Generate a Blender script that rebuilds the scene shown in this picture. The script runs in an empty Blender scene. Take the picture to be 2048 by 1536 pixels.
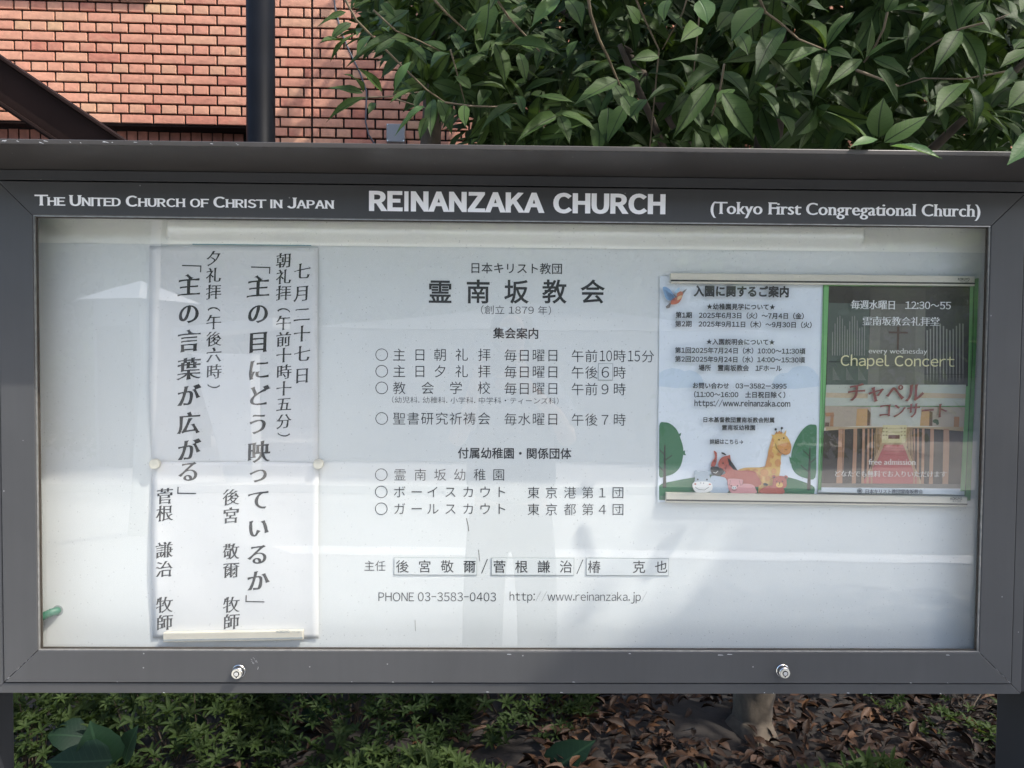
import bpy, bmesh, math, random
import numpy as np
from mathutils import Vector, Matrix, noise
from mathutils.geometry import delaunay_2d_cdt, tessellate_polygon
R = math.radians
rnd = random.Random(7)
scene = bpy.context.scene
col = scene.collection

# ------------------------------------------------------------------ camera, world, sun
EYE = Vector((-0.0278, -1.3609, 1.50))
YAW, PITCH, ROLL, FPX = 0.0154, 0.0310, 0.0082, 1450.0
def cam_axes():
    cy, sy, cp, sp, cr, sr = math.cos(YAW), math.sin(YAW), math.cos(PITCH), math.sin(PITCH), math.cos(ROLL), math.sin(ROLL)
    f = Vector((sy*cp, cy*cp, -sp)); r = Vector((cy, -sy, 0)); u = r.cross(f)
    return cr*r + sr*u, -sr*r + cr*u, f
CR, CU, CF = cam_axes()
cd = bpy.data.cameras.new('camera'); cam = bpy.data.objects.new('camera', cd); col.objects.link(cam)
cam.matrix_world = Matrix(((CR.x, CU.x, -CF.x, EYE.x), (CR.y, CU.y, -CF.y, EYE.y), (CR.z, CU.z, -CF.z, EYE.z), (0, 0, 0, 1)))
cd.sensor_width = 36; cd.lens = FPX/2048*36; cd.clip_start = 0.03; cd.clip_end = 300
scene.camera = cam
SUN = Vector((20, -11.4, 29)).normalized()
w = bpy.data.worlds.new('World'); scene.world = w; w.use_nodes = True
nt = w.node_tree; bg = nt.nodes['Background']
sky = nt.nodes.new('ShaderNodeTexSky'); sky.sky_type = 'NISHITA'; sky.sun_disc = False
sky.air_density = 1.0; sky.dust_density = 3.0; sky.ozone_density = .4; sky.sun_elevation = math.asin(SUN.z); sky.sun_rotation = math.atan2(SUN.x, SUN.y)
nt.links.new(sky.outputs[0], bg.inputs[0]); bg.inputs[1].default_value = 0.15
sl = bpy.data.lights.new('sun', 'SUN'); sl.energy = 2.0; sl.angle = R(0.53); sl.color = (1.0, 0.945, 0.87)
so = bpy.data.objects.new('sun', sl); so.rotation_euler = SUN.to_track_quat('Z', 'Y').to_euler(); so.location = SUN*20; col.objects.link(so)
scene.view_settings.view_transform = 'Standard'; scene.view_settings.look = 'None'
scene.view_settings.exposure = 1.7; scene.view_settings.gamma = 1.0; scene.view_settings.use_curve_mapping = False
scene.render.engine = 'CYCLES'
scene.cycles.max_bounces = 10; scene.cycles.transparent_max_bounces = 24
scene.cycles.use_denoising = True
scene.cycles.caustics_reflective = False; scene.cycles.caustics_refractive = False

# ------------------------------------------------------------------ helpers
def at(px, py, Y, o=None, n=None):
    """the point of the plane y = Y that the camera sees at a pixel of the 2048 x 1536 photograph"""
    d = CF + CR*((px-1024)/FPX) - CU*((py-768)/FPX)
    return EYE + d*((Y-EYE.y)/d.y)
def tag(o, label=None, cat=None, group=None, kind=None):
    for k, v in (('label', label), ('category', cat), ('group', group), ('kind', kind)):
        if v: o[k] = v
    return o
def empty(name, loc, label=None, cat=None, group=None, kind=None):
    o = bpy.data.objects.new(name, None); o.empty_display_size = .05; o.location = loc; col.objects.link(o)
    o['base'] = 1; del o['base']
    return tag(o, label, cat, group, kind)
def attach(o, parent):
    if parent is not None:
        o.parent = parent; o.matrix_parent_inverse = ROOTM(parent).inverted()
def ROOTM(o):
    m = Matrix.LocRotScale(o.location, o.rotation_euler, o.scale)
    return (ROOTM(o.parent) @ o.matrix_parent_inverse @ m) if o.parent else m
class MB:
    def __init__(s): s.v = []; s.f = []; s.uv = []; s.smooth = False
    def add(s, vs, fs, uvs=None):
        b = len(s.v); s.v += [tuple(v) for v in vs]; s.f += [tuple(i+b for i in f) for f in fs]
        s.uv += list(uvs) if uvs else [(0, 0)]*len(vs)
        return s
    def box(s, a, b):
        (x0, y0, z0), (x1, y1, z1) = a, b
        s.add([(x0,y0,z0),(x1,y0,z0),(x1,y1,z0),(x0,y1,z0),(x0,y0,z1),(x1,y0,z1),(x1,y1,z1),(x0,y1,z1)],
              [(0,3,2,1),(4,5,6,7),(0,1,5,4),(1,2,6,5),(2,3,7,6),(3,0,4,7)]); return s
    def quad(s, a, b, c, d, uv=None): s.add([a, b, c, d], [(0, 1, 2, 3)], uv); return s
    def tube(s, pts, rad, seg=10, cap=True):
        pts = [Vector(p) for p in pts]; n = len(pts); rad = rad if isinstance(rad, (list, tuple)) else [rad]*n
        vs = []; up = None
        for i, p in enumerate(pts):
            t = (pts[min(i+1, n-1)] - pts[max(i-1, 0)]).normalized()
            if up is None: up = Vector((0, 0, 1)) if abs(t.z) < .9 else Vector((1, 0, 0))
            a = t.cross(up).normalized(); b = a.cross(t).normalized(); up = b
            for k in range(seg):
                g = 2*math.pi*k/seg; vs.append(p + (a*math.cos(g) + b*math.sin(g))*rad[i])
        fs = [(i*seg+k, i*seg+(k+1) % seg, (i+1)*seg+(k+1) % seg, (i+1)*seg+k) for i in range(n-1) for k in range(seg)]
        if cap: fs += [tuple(range(seg))[::-1], tuple(range((n-1)*seg, n*seg))]
        s.add(vs, fs); return s
    def lathe(s, c, axis, prof, seg=24):
        """prof: list of (distance along axis, radius)"""
        axis = Vector(axis).normalized(); a = axis.orthogonal().normalized(); b = axis.cross(a)
        vs = [Vector(c) + axis*h + (a*math.cos(2*math.pi*k/seg) + b*math.sin(2*math.pi*k/seg))*r for h, r in prof for k in range(seg)]
        fs = [(i*seg+k, i*seg+(k+1) % seg, (i+1)*seg+(k+1) % seg, (i+1)*seg+k) for i in range(len(prof)-1) for k in range(seg)]
        fs += [tuple(range(seg))[::-1], tuple(range((len(prof)-1)*seg, len(prof)*seg))]
        s.add(vs, fs); return s
    def mesh(s, name, mat=None):
        me = bpy.data.meshes.new(name); me.from_pydata(s.v, [], s.f)
        if any(u != (0, 0) for u in s.uv):
            l = me.uv_layers.new(name='UVMap'); idx = [0]*len(me.loops); me.loops.foreach_get('vertex_index', idx)
            l.data.foreach_set('uv', [c for i in idx for c in s.uv[i]])
        if mat: me.materials.append(mat)
        if s.smooth: me.polygons.foreach_set('use_smooth', [True]*len(me.polygons))
        me.update(); return me
    def build(s, name, mat, parent=None, bevel=0, label=None, cat=None, group=None, kind=None, seg=2):
        o = bpy.data.objects.new(name, s.mesh(name, mat)); col.objects.link(o); attach(o, parent)
        if bevel:
            m = o.modifiers.new('edge', 'BEVEL'); m.width = bevel; m.segments = seg; m.limit_method = 'ANGLE'; m.angle_limit = R(35)
        return tag(o, label, cat, group, kind)
def dup(o, parent=None, **kw):
    c = o.copy(); col.objects.link(c)
    if parent is not None: c.parent = parent
    for ch in list(bpy.data.objects):
        if ch.parent is o and ch is not c: dup(ch, c)
    return c

# ------------------------------------------------------------------ materials
def new_mat(name):
    m = bpy.data.materials.new(name); m.use_nodes = True; return m, m.node_tree, m.node_tree.nodes['Principled BSDF']
def N(nt, t, **kw):
    n = nt.nodes.new(t)
    for k, v in kw.items():
        if k == 'op': n.operation = v
        elif isinstance(v, (int, float, tuple)) and k[0] == 'i' and k[1:].isdigit(): n.inputs[int(k[1:])].default_value = v
        else: setattr(n, k, v)
    return n
def plain(name, c, rough=.6, metal=0, spec=.5, var=0, vscale=8, bump=0, bscale=200):
    m, nt, p = new_mat(name)
    p.inputs['Base Color'].default_value = (*c, 1); p.inputs['Roughness'].default_value = rough
    p.inputs['Metallic'].default_value = metal; p.inputs['Specular IOR Level'].default_value = spec
    g = N(nt, 'ShaderNodeNewGeometry')
    if var:
        n = N(nt, 'ShaderNodeTexNoise'); n.inputs['Scale'].default_value = vscale; n.inputs['Detail'].default_value = 6
        nt.links.new(g.outputs['Position'], n.inputs['Vector'])
        mr = N(nt, 'ShaderNodeMapRange'); mr.inputs[1].default_value = .3; mr.inputs[2].default_value = .7
        mr.inputs[3].default_value = 1-var; mr.inputs[4].default_value = 1+var; nt.links.new(n.outputs[0], mr.inputs[0])
        mx = N(nt, 'ShaderNodeVectorMath', op='SCALE'); mx.inputs[0].default_value = c; nt.links.new(mr.outputs[0], mx.inputs['Scale'])
        nt.links.new(mx.outputs[0], p.inputs['Base Color'])
    if bump:
        n = N(nt, 'ShaderNodeTexNoise'); n.inputs['Scale'].default_value = bscale; n.inputs['Detail'].default_value = 4
        nt.links.new(g.outputs['Position'], n.inputs['Vector'])
        b = N(nt, 'ShaderNodeBump'); b.inputs['Strength'].default_value = bump; b.inputs['Distance'].default_value = .002
        nt.links.new(n.outputs[0], b.inputs['Height']); nt.links.new(b.outputs[0], p.inputs['Normal'])
    return m
M = {}
def frame_paint(name, c):
    """satin paint with dust film, faint vertical rain runs and small white chips"""
    m, nt, p = new_mat(name); L = nt.links.new
    g = N(nt, 'ShaderNodeNewGeometry')
    n1 = N(nt, 'ShaderNodeTexNoise'); n1.inputs['Scale'].default_value = 3.5; n1.inputs['Detail'].default_value = 8; L(g.outputs['Position'], n1.inputs['Vector'])
    mp = N(nt, 'ShaderNodeMapping'); mp.inputs['Scale'].default_value = (70, 4, 5); L(g.outputs['Position'], mp.inputs['Vector'])
    n2 = N(nt, 'ShaderNodeTexNoise'); n2.inputs['Scale'].default_value = 1; n2.inputs['Detail'].default_value = 5; L(mp.outputs[0], n2.inputs['Vector'])
    a = N(nt, 'ShaderNodeMath', op='ADD'); L(n1.outputs[0], a.inputs[0]); m2_ = N(nt, 'ShaderNodeMapRange'); m2_.inputs[3].default_value = .36; m2_.inputs[4].default_value = .64; L(n2.outputs[0], m2_.inputs[0]); L(m2_.outputs[0], a.inputs[1])
    mr = N(nt, 'ShaderNodeMapRange'); mr.inputs[1].default_value = .7; mr.inputs[2].default_value = 1.3; mr.inputs[3].default_value = .84; mr.inputs[4].default_value = 1.2; p.inputs['Specular IOR Level'].default_value = .35; L(a.outputs[0], mr.inputs[0])
    sc = N(nt, 'ShaderNodeVectorMath', op='SCALE'); sc.inputs[0].default_value = c; L(mr.outputs[0], sc.inputs['Scale'])
    v = N(nt, 'ShaderNodeTexVoronoi'); v.inputs['Scale'].default_value = 55; L(g.outputs['Position'], v.inputs['Vector'])
    lt = N(nt, 'ShaderNodeMath', op='LESS_THAN'); lt.inputs[1].default_value = .075; L(v.outputs['Distance'], lt.inputs[0])
    sx = N(nt, 'ShaderNodeSeparateColor'); L(v.outputs['Color'], sx.inputs[0])
    gt = N(nt, 'ShaderNodeMath', op='GREATER_THAN'); gt.inputs[1].default_value = .94; L(sx.outputs[0], gt.inputs[0])
    mu = N(nt, 'ShaderNodeMath', op='MULTIPLY'); L(lt.outputs[0], mu.inputs[0]); L(gt.outputs[0], mu.inputs[1])
    mx = N(nt, 'ShaderNodeMix', data_type='RGBA'); L(mu.outputs[0], mx.inputs[0]); L(sc.outputs[0], mx.inputs[6]); mx.inputs[7].default_value = (.22, .22, .22, 1)
    L(mx.outputs[2], p.inputs['Base Color'])
    rr = N(nt, 'ShaderNodeMapRange'); rr.inputs[3].default_value = .34; rr.inputs[4].default_value = .5; L(n1.outputs[0], rr.inputs[0]); L(rr.outputs[0], p.inputs['Roughness'])
    nb = N(nt, 'ShaderNodeTexNoise'); nb.inputs['Scale'].default_value = 900; L(g.outputs['Position'], nb.inputs['Vector'])
    b = N(nt, 'ShaderNodeBump'); b.inputs['Strength'].default_value = .12; b.inputs['Distance'].default_value = .0006; L(nb.outputs[0], b.inputs['Height']); L(b.outputs[0], p.inputs['Normal'])
    return m
M['frame'] = frame_paint('dark_grey_satin_paint', (.054, .055, .056))
M['casing'] = frame_paint('dark_grey_casing_paint', (.050, .051, .052))
M['hood'] = frame_paint('dark_grey_hood_paint', (.040, .036, .032))
M['post'] = frame_paint('shaded_post_paint', (.020, .021, .024))  # frame paint darkened: the shade on the posts is put into the colour
M['gap'] = plain('shadow_gap_rubber', (.012, .012, .012), .9)
M['gasket'] = plain('bronze_gasket', (.035, .027, .019), .35, var=.25, vscale=60)
M['alu'] = plain('bare_metal_edge', (.42, .41, .39), .3, metal=.8, var=.2, vscale=90)
M['chip'] = plain('bare_primer', (.42, .43, .44), .7)
M['chrome'] = plain('polished_steel', (.62, .62, .6), .16, metal=1, var=.12, vscale=200)
M['brass'] = plain('worn_steel_face', (.62, .60, .52), .32, metal=.7, var=.15, vscale=200)
M['black'] = plain('black_recess', (.006, .006, .006), .5)
M['vinyl'] = plain('white_vinyl', (.90, .91, .92), .45)
M['ink'] = plain('black_ink', (.012, .013, .016), .6)
M['inksoft'] = plain('brush_ink', (.016, .016, .018), .75)
def mk_print(name, c): return plain(name, c, .5, spec=.35)
def panel_mat():
    m, nt, p = new_mat('white_enamel_board'); L = nt.links.new
    g = N(nt, 'ShaderNodeNewGeometry')
    n = N(nt, 'ShaderNodeTexNoise'); n.inputs['Scale'].default_value = 2.2; n.inputs['Detail'].default_value = 7; L(g.outputs['Position'], n.inputs['Vector'])
    n3 = N(nt, 'ShaderNodeTexNoise'); n3.inputs['Scale'].default_value = 160; n3.inputs['Detail'].default_value = 3; L(g.outputs['Position'], n3.inputs['Vector'])
    a = N(nt, 'ShaderNodeMath', op='MULTIPLY_ADD'); L(n3.outputs[0], a.inputs[0]); a.inputs[1].default_value = .22; L(n.outputs[0], a.inputs[2])
    mr = N(nt, 'ShaderNodeMapRange'); mr.inputs[1].default_value = .35; mr.inputs[2].default_value = .85; mr.inputs[3].default_value = .95; mr.inputs[4].default_value = 1.04; L(a.outputs[0], mr.inputs[0])
    sc = N(nt, 'ShaderNodeVectorMath', op='SCALE'); sc.inputs[0].default_value = (.67, .69, .675); L(mr.outputs[0], sc.inputs['Scale']); L(sc.outputs[0], p.inputs['Base Color'])
    p.inputs['Roughness'].default_value = .42
    return m
M['panel'] = panel_mat()
M['header'] = plain('frosted_header_strip', (.84, .84, .78), .3, var=.05, vscale=2)
M['paper'] = plain('calligraphy_paper', (.655, .66, .655), .85, var=.03, vscale=9, bump=.25, bscale=30)
M['magbar'] = plain('cream_magnet_bar', (.62, .58, .48), .45, var=.04, vscale=15)
M['magnet'] = plain('cream_magnet', (.55, .53, .45), .5, var=.05, vscale=80)
M['darkstripe'] = plain('dark_stripe', (.02, .018, .016), .5)
M['plate'] = plain('name_plate_white', (.65, .675, .665), .4)
M['plateedge'] = plain('name_plate_edge', (.30, .33, .33), .5)
M['hose'] = plain('green_flex_hose', (.03, .15, .09), .4, var=.2, vscale=90)
def glass_mat():
    m = bpy.data.materials.new('window_glass'); m.use_nodes = True; nt = m.node_tree; L = nt.links.new
    for n in list(nt.nodes): nt.nodes.remove(n)
    o = N(nt, 'ShaderNodeOutputMaterial'); mix = N(nt, 'ShaderNodeMixShader'); t = N(nt, 'ShaderNodeBsdfTransparent'); t.inputs[0].default_value = (.985, .99, .985, 1)
    gl = N(nt, 'ShaderNodeBsdfGlossy'); gl.inputs['Roughness'].default_value = .0; gl.inputs[0].default_value = (1, 1, 1, 1)
    lw = N(nt, 'ShaderNodeLayerWeight'); lw.inputs[0].default_value = .5
    pw = N(nt, 'ShaderNodeMath', op='POWER'); pw.inputs[1].default_value = 5; L(lw.outputs['Facing'], pw.inputs[0])
    ma = N(nt, 'ShaderNodeMath', op='MULTIPLY_ADD'); ma.inputs[1].default_value = .955; ma.inputs[2].default_value = .045; L(pw.outputs[0], ma.inputs[0])
    L(ma.outputs[0], mix.inputs[0]); L(t.outputs[0], mix.inputs[1]); L(gl.outputs[0], mix.inputs[2])
    gp = N(nt, 'ShaderNodeNewGeometry'); vo = N(nt, 'ShaderNodeTexVoronoi'); vo.inputs['Scale'].default_value = 150; L(gp.outputs['Position'], vo.inputs['Vector'])
    lt = N(nt, 'ShaderNodeMath', op='LESS_THAN'); lt.inputs[1].default_value = .14; L(vo.outputs['Distance'], lt.inputs[0]); sc_ = N(nt, 'ShaderNodeSeparateColor'); L(vo.outputs['Color'], sc_.inputs[0])
    g2 = N(nt, 'ShaderNodeMath', op='GREATER_THAN'); g2.inputs[1].default_value = .86; L(sc_.outputs[0], g2.inputs[0]); mu = N(nt, 'ShaderNodeMath', op='MULTIPLY'); L(lt.outputs[0], mu.inputs[0]); L(g2.outputs[0], mu.inputs[1])
    nd = N(nt, 'ShaderNodeTexNoise'); nd.inputs['Scale'].default_value = 3; nd.inputs['Detail'].default_value = 8; L(gp.outputs['Position'], nd.inputs['Vector'])
    fm = N(nt, 'ShaderNodeMapRange'); fm.inputs[1].default_value = .4; fm.inputs[2].default_value = .75; fm.inputs[3].default_value = .004; fm.inputs[4].default_value = .035; L(nd.outputs[0], fm.inputs[0])
    m8 = N(nt, 'ShaderNodeMath', op='MULTIPLY_ADD'); L(mu.outputs[0], m8.inputs[0]); m8.inputs[1].default_value = .22; L(fm.outputs[0], m8.inputs[2])
    df = N(nt, 'ShaderNodeBsdfDiffuse'); df.inputs[0].default_value = (.62, .62, .58, 1); du = N(nt, 'ShaderNodeMixShader'); L(m8.outputs[0], du.inputs[0]); L(mix.outputs[0], du.inputs[1]); L(df.outputs[0], du.inputs[2]); L(du.outputs[0], o.inputs[0])
    # slightly wavy float glass
    g = N(nt, 'ShaderNodeNewGeometry'); n = N(nt, 'ShaderNodeTexNoise'); n.inputs['Scale'].default_value = 5; n.inputs['Detail'].default_value = 1; L(g.outputs['Position'], n.inputs['Vector'])
    b = N(nt, 'ShaderNodeBump'); b.inputs['Strength'].default_value = .25; b.inputs['Distance'].default_value = .0009; L(n.outputs[0], b.inputs['Height']); L(b.outputs[0], gl.inputs['Normal'])
    return m
M['glass'] = glass_mat()
def brick_mat():
    m, nt, p = new_mat('salmon_brick'); L = nt.links.new
    oi = N(nt, 'ShaderNodeObjectInfo'); g = N(nt, 'ShaderNodeNewGeometry')
    rp = N(nt, 'ShaderNodeValToRGB'); L(oi.outputs['Random'], rp.inputs[0])
    e = rp.color_ramp.elements; e[0].position = 0; e[0].color = (.34, .115, .075, 1); e[1].position = 1; e[1].color = (.44, .27, .155, 1)
    for pos, c in ((.12, (.40, .175, .115, 1)), (.5, (.43, .20, .13, 1)), (.8, (.45, .225, .145, 1)), (.96, (.42, .225, .14, 1))):
        x = e.new(pos); x.color = c
    n = N(nt, 'ShaderNodeTexNoise'); n.inputs['Scale'].default_value = 26; n.inputs['Detail'].default_value = 7; n.inputs['Roughness'].default_value = .65; L(g.outputs['Position'], n.inputs['Vector'])
    mr = N(nt, 'ShaderNodeMapRange'); mr.inputs[1].default_value = .3; mr.inputs[2].default_value = .7; mr.inputs[3].default_value = .82; mr.inputs[4].default_value = 1.15; L(n.outputs[0], mr.inputs[0])
    sc = N(nt, 'ShaderNodeVectorMath', op='SCALE'); L(rp.outputs[0], sc.inputs[0]); L(mr.outputs[0], sc.inputs['Scale'])
    n2 = N(nt, 'ShaderNodeTexNoise'); n2.inputs['Scale'].default_value = 9; n2.inputs['Detail'].default_value = 3; L(g.outputs['Position'], n2.inputs['Vector'])
    m2 = N(nt, 'ShaderNodeMapRange'); m2.inputs[1].default_value = .52; m2.inputs[2].default_value = .75; m2.inputs[3].default_value = 0; m2.inputs[4].default_value = .45; L(n2.outputs[0], m2.inputs[0])
    mx = N(nt, 'ShaderNodeMix', data_type='RGBA'); L(m2.outputs[0], mx.inputs[0]); L(sc.outputs[0], mx.inputs[6]); mx.inputs[7].default_value = (.47, .27, .17, 1)
    L(mx.outputs[2], p.inputs['Base Color']); p.inputs['Roughness'].default_value = .75
    nb = N(nt, 'ShaderNodeTexNoise'); nb.inputs['Scale'].default_value = 75; nb.inputs['Detail'].default_value = 5; L(g.outputs['Position'], nb.inputs['Vector'])
    b = N(nt, 'ShaderNodeBump'); b.inputs['Strength'].default_value = .5; b.inputs['Distance'].default_value = .004; L(nb.outputs[0], b.inputs['Height']); L(b.outputs[0], p.inputs['Normal'])
    return m
M['brick'] = brick_mat()
M['mortar'] = plain('dark_mortar', (.008, .005, .004), .95, var=.3, vscale=20)
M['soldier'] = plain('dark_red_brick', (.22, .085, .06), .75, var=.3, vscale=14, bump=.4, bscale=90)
M['beam'] = plain('dark_brown_steel', (.012, .007, .006), .75, spec=.06, var=.25, vscale=5)
M['pole'] = plain('navy_black_pole', (.004, .005, .007), .45, spec=.05, var=.2, vscale=6)
M['jbox'] = plain('grey_plastic_box', (.22, .23, .24), .5)
M['cable'] = plain('grey_cable', (.05, .055, .07), .5)
def leaf_mat(name, a, b, trans=.3, rough=.38, veins=True, vein=(.16, .24, .12)):
    m, nt, p = new_mat(name); L = nt.links.new
    g = N(nt, 'ShaderNodeNewGeometry'); oi = N(nt, 'ShaderNodeObjectInfo')
    n = N(nt, 'ShaderNodeTexNoise'); n.inputs['Scale'].default_value = 9; n.inputs['Detail'].default_value = 5; L(g.outputs['Position'], n.inputs['Vector'])
    ad = N(nt, 'ShaderNodeMath', op='MULTIPLY_ADD'); L(oi.outputs['Random'], ad.inputs[0]); ad.inputs[1].default_value = .5; L(n.outputs[0], ad.inputs[2])
    mr = N(nt, 'ShaderNodeMapRange'); mr.inputs[1].default_value = .35; mr.inputs[2].default_value = 1.1; L(ad.outputs[0], mr.inputs[0])
    mx = N(nt, 'ShaderNodeMix', data_type='RGBA'); L(mr.outputs[0], mx.inputs[0]); mx.inputs[6].default_value = (*a, 1); mx.inputs[7].default_value = (*b, 1)
    out = mx.outputs[2]
    if veins:
        uv = N(nt, 'ShaderNodeUVMap'); sp = N(nt, 'ShaderNodeSeparateXYZ'); L(uv.outputs[0], sp.inputs[0])
        s1 = N(nt, 'ShaderNodeMath', op='SUBTRACT'); L(sp.outputs[0], s1.inputs[0]); s1.inputs[1].default_value = .5
        ab = N(nt, 'ShaderNodeMath', op='ABSOLUTE'); L(s1.outputs[0], ab.inputs[0])
        mid = N(nt, 'ShaderNodeMapRange'); mid.inputs[1].default_value = .016; mid.inputs[2].default_value = .034; mid.inputs[3].default_value = 1; mid.inputs[4].default_value = 0; L(ab.outputs[0], mid.inputs[0])
        q = N(nt, 'ShaderNodeMath', op='MULTIPLY_ADD'); L(ab.outputs[0], q.inputs[0]); q.inputs[1].default_value = -.42; L(sp.outputs[1], q.inputs[2])
        q2 = N(nt, 'ShaderNodeMath', op='MULTIPLY'); L(q.outputs[0], q2.inputs[0]); q2.inputs[1].default_value = 62
        sn = N(nt, 'ShaderNodeMath', op='SINE'); L(q2.outputs[0], sn.inputs[0])
        sv = N(nt, 'ShaderNodeMapRange'); sv.inputs[1].default_value = .9; sv.inputs[2].default_value = 1; sv.inputs[3].default_value = 0; sv.inputs[4].default_value = .35; L(sn.outputs[0], sv.inputs[0])
        mm = N(nt, 'ShaderNodeMath', op='MAXIMUM'); L(mid.outputs[0], mm.inputs[0]); L(sv.outputs[0], mm.inputs[1])
        m5 = N(nt, 'ShaderNodeMath', op='MULTIPLY'); L(mm.outputs[0], m5.inputs[0]); m5.inputs[1].default_value = .8
        x2 = N(nt, 'ShaderNodeMix', data_type='RGBA'); L(m5.outputs[0], x2.inputs[0]); L(out, x2.inputs[6]); x2.inputs[7].default_value = (*vein, 1); out = x2.outputs[2]
        b_ = N(nt, 'ShaderNodeBump'); b_.inputs['Strength'].default_value = .35; b_.inputs['Distance'].default_value = .002
        ng = N(nt, 'ShaderNodeMath', op='MULTIPLY_ADD'); L(mm.outputs[0], ng.inputs[0]); ng.inputs[1].default_value = -1; L(n.outputs[0], ng.inputs[2]); L(ng.outputs[0], b_.inputs['Height']); L(b_.outputs[0], p.inputs['Normal'])
    L(out, p.inputs['Base Color']); p.inputs['Roughness'].default_value = rough; p.inputs['Specular IOR Level'].default_value = .13
    tr = N(nt, 'ShaderNodeBsdfTranslucent')
    hs = N(nt, 'ShaderNodeVectorMath', op='MULTIPLY'); L(out, hs.inputs[0]); hs.inputs[1].default_value = (2.2, 2.0, .9); L(hs.outputs[0], tr.inputs[0])
    ms = N(nt, 'ShaderNodeMixShader'); ms.inputs[0].default_value = trans; L(p.outputs[0], ms.inputs[1]); L(tr.outputs[0], ms.inputs[2])
    L(ms.outputs[0], nt.nodes['Material Output'].inputs[0]); return m
M['leaf'] = leaf_mat('broad_leaf_green', (.014, .032, .009), (.047, .082, .021), vein=(.005, .012, .003), rough=.55, trans=.18)
M['newleaf'] = leaf_mat('young_leaf_green', (.055, .11, .045), (.08, .14, .045), vein=(.06, .11, .05))
M['azalea'] = leaf_mat('azalea_leaf', (.011, .023, .007), (.040, .062, .017), veins=False, rough=.6)
M['bigleaf'] = leaf_mat('large_garden_leaf', (.007, .020, .012), (.011, .028, .015), vein=(.02, .045, .025), rough=.5)
M['crown'] = leaf_mat('street_tree_leaf', (.05, .09, .03), (.09, .14, .05), veins=False, rough=.6)
M['stem'] = plain('dark_stem', (.05, .035, .022), .8, var=.3, vscale=40)
M['twig'] = plain('pale_brown_twig', (.13, .10, .06), .75, var=.3, vscale=40)
M['bark'] = plain('grey_brown_bark', (.055, .043, .03), .9, var=.4, vscale=18, bump=1, bscale=60)
M['soil'] = plain('dark_soil', (.012, .009, .007), .95, var=.4, vscale=12, bump=1, bscale=40)
def litter_mat():
    m, nt, p = new_mat('dead_leaf_brown'); L = nt.links.new
    uv = N(nt, 'ShaderNodeUVMap'); wn = N(nt, 'ShaderNodeTexWhiteNoise', noise_dimensions='2D'); L(uv.outputs[0], wn.inputs['Vector'])
    rp = N(nt, 'ShaderNodeValToRGB'); L(wn.outputs['Value'], rp.inputs[0]); e = rp.color_ramp.elements
    e[0].color = (.010, .006, .004, 1); e[1].color = (.075, .048, .034, 1); p.inputs['Specular IOR Level'].default_value = .15
    for pos, c in ((.35, (.018, .010, .006, 1)), (.6, (.030, .016, .010, 1)), (.75, (.044, .026, .018, 1)), (.88, (.07, .031, .011, 1))): x = e.new(pos); x.color = c
    L(rp.outputs[0], p.inputs['Base Color']); p.inputs['Roughness'].default_value = .6; return m
M['litter'] = litter_mat()
def asphalt_mat(name, c):
    m, nt, p = new_mat(name); L = nt.links.new; g = N(nt, 'ShaderNodeNewGeometry')
    n = N(nt, 'ShaderNodeTexNoise'); n.inputs['Scale'].default_value = 60; n.inputs['Detail'].default_value = 6; L(g.outputs['Position'], n.inputs['Vector'])
    n2 = N(nt, 'ShaderNodeTexNoise'); n2.inputs['Scale'].default_value = .8; n2.inputs['Detail'].default_value = 5; L(g.outputs['Position'], n2.inputs['Vector'])
    a = N(nt, 'ShaderNodeMath', op='ADD'); L(n.outputs[0], a.inputs[0]); m2_ = N(nt, 'ShaderNodeMapRange'); m2_.inputs[3].default_value = .36; m2_.inputs[4].default_value = .64; L(n2.outputs[0], m2_.inputs[0]); L(m2_.outputs[0], a.inputs[1])
    mr = N(nt, 'ShaderNodeMapRange'); mr.inputs[1].default_value = .6; mr.inputs[2].default_value = 1.4; mr.inputs[3].default_value = .75; mr.inputs[4].default_value = 1.25; L(a.outputs[0], mr.inputs[0])
    sc = N(nt, 'ShaderNodeVectorMath', op='SCALE'); sc.inputs[0].default_value = c; L(mr.outputs[0], sc.inputs['Scale']); L(sc.outputs[0], p.inputs['Base Color'])
    p.inputs['Roughness'].default_value = .85
    b = N(nt, 'ShaderNodeBump'); b.inputs['Strength'].default_value = .5; b.inputs['Distance'].default_value = .004; L(n.outputs[0], b.inputs['Height']); L(b.outputs[0], p.inputs['Normal']); return m
M['road'] = asphalt_mat('sun_bleached_asphalt', (.34, .345, .335))
M['paving'] = asphalt_mat('pale_paving', (.48, .47, .45))
M['whiteline'] = plain('road_paint', (.80, .80, .78), .6, var=.06, vscale=12)
M['concrete'] = plain('pale_concrete', (.50, .50, .48), .85, var=.12, vscale=3)
M['render'] = plain('grey_render_wall', (.22, .225, .225), .85, var=.12, vscale=2)
M['whitewall'] = plain('white_render', (.78, .77, .74), .8, var=.05, vscale=3)
M['palebark'] = plain('pale_trunk', (.50, .49, .45), .8, var=.2, vscale=9)
M['slate'] = plain('grey_slate_roof', (.16, .165, .17), .8, var=.3, vscale=4)
M['roofwhite'] = plain('pale_sheet_roof', (.66, .68, .70), .5, var=.05)

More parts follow.
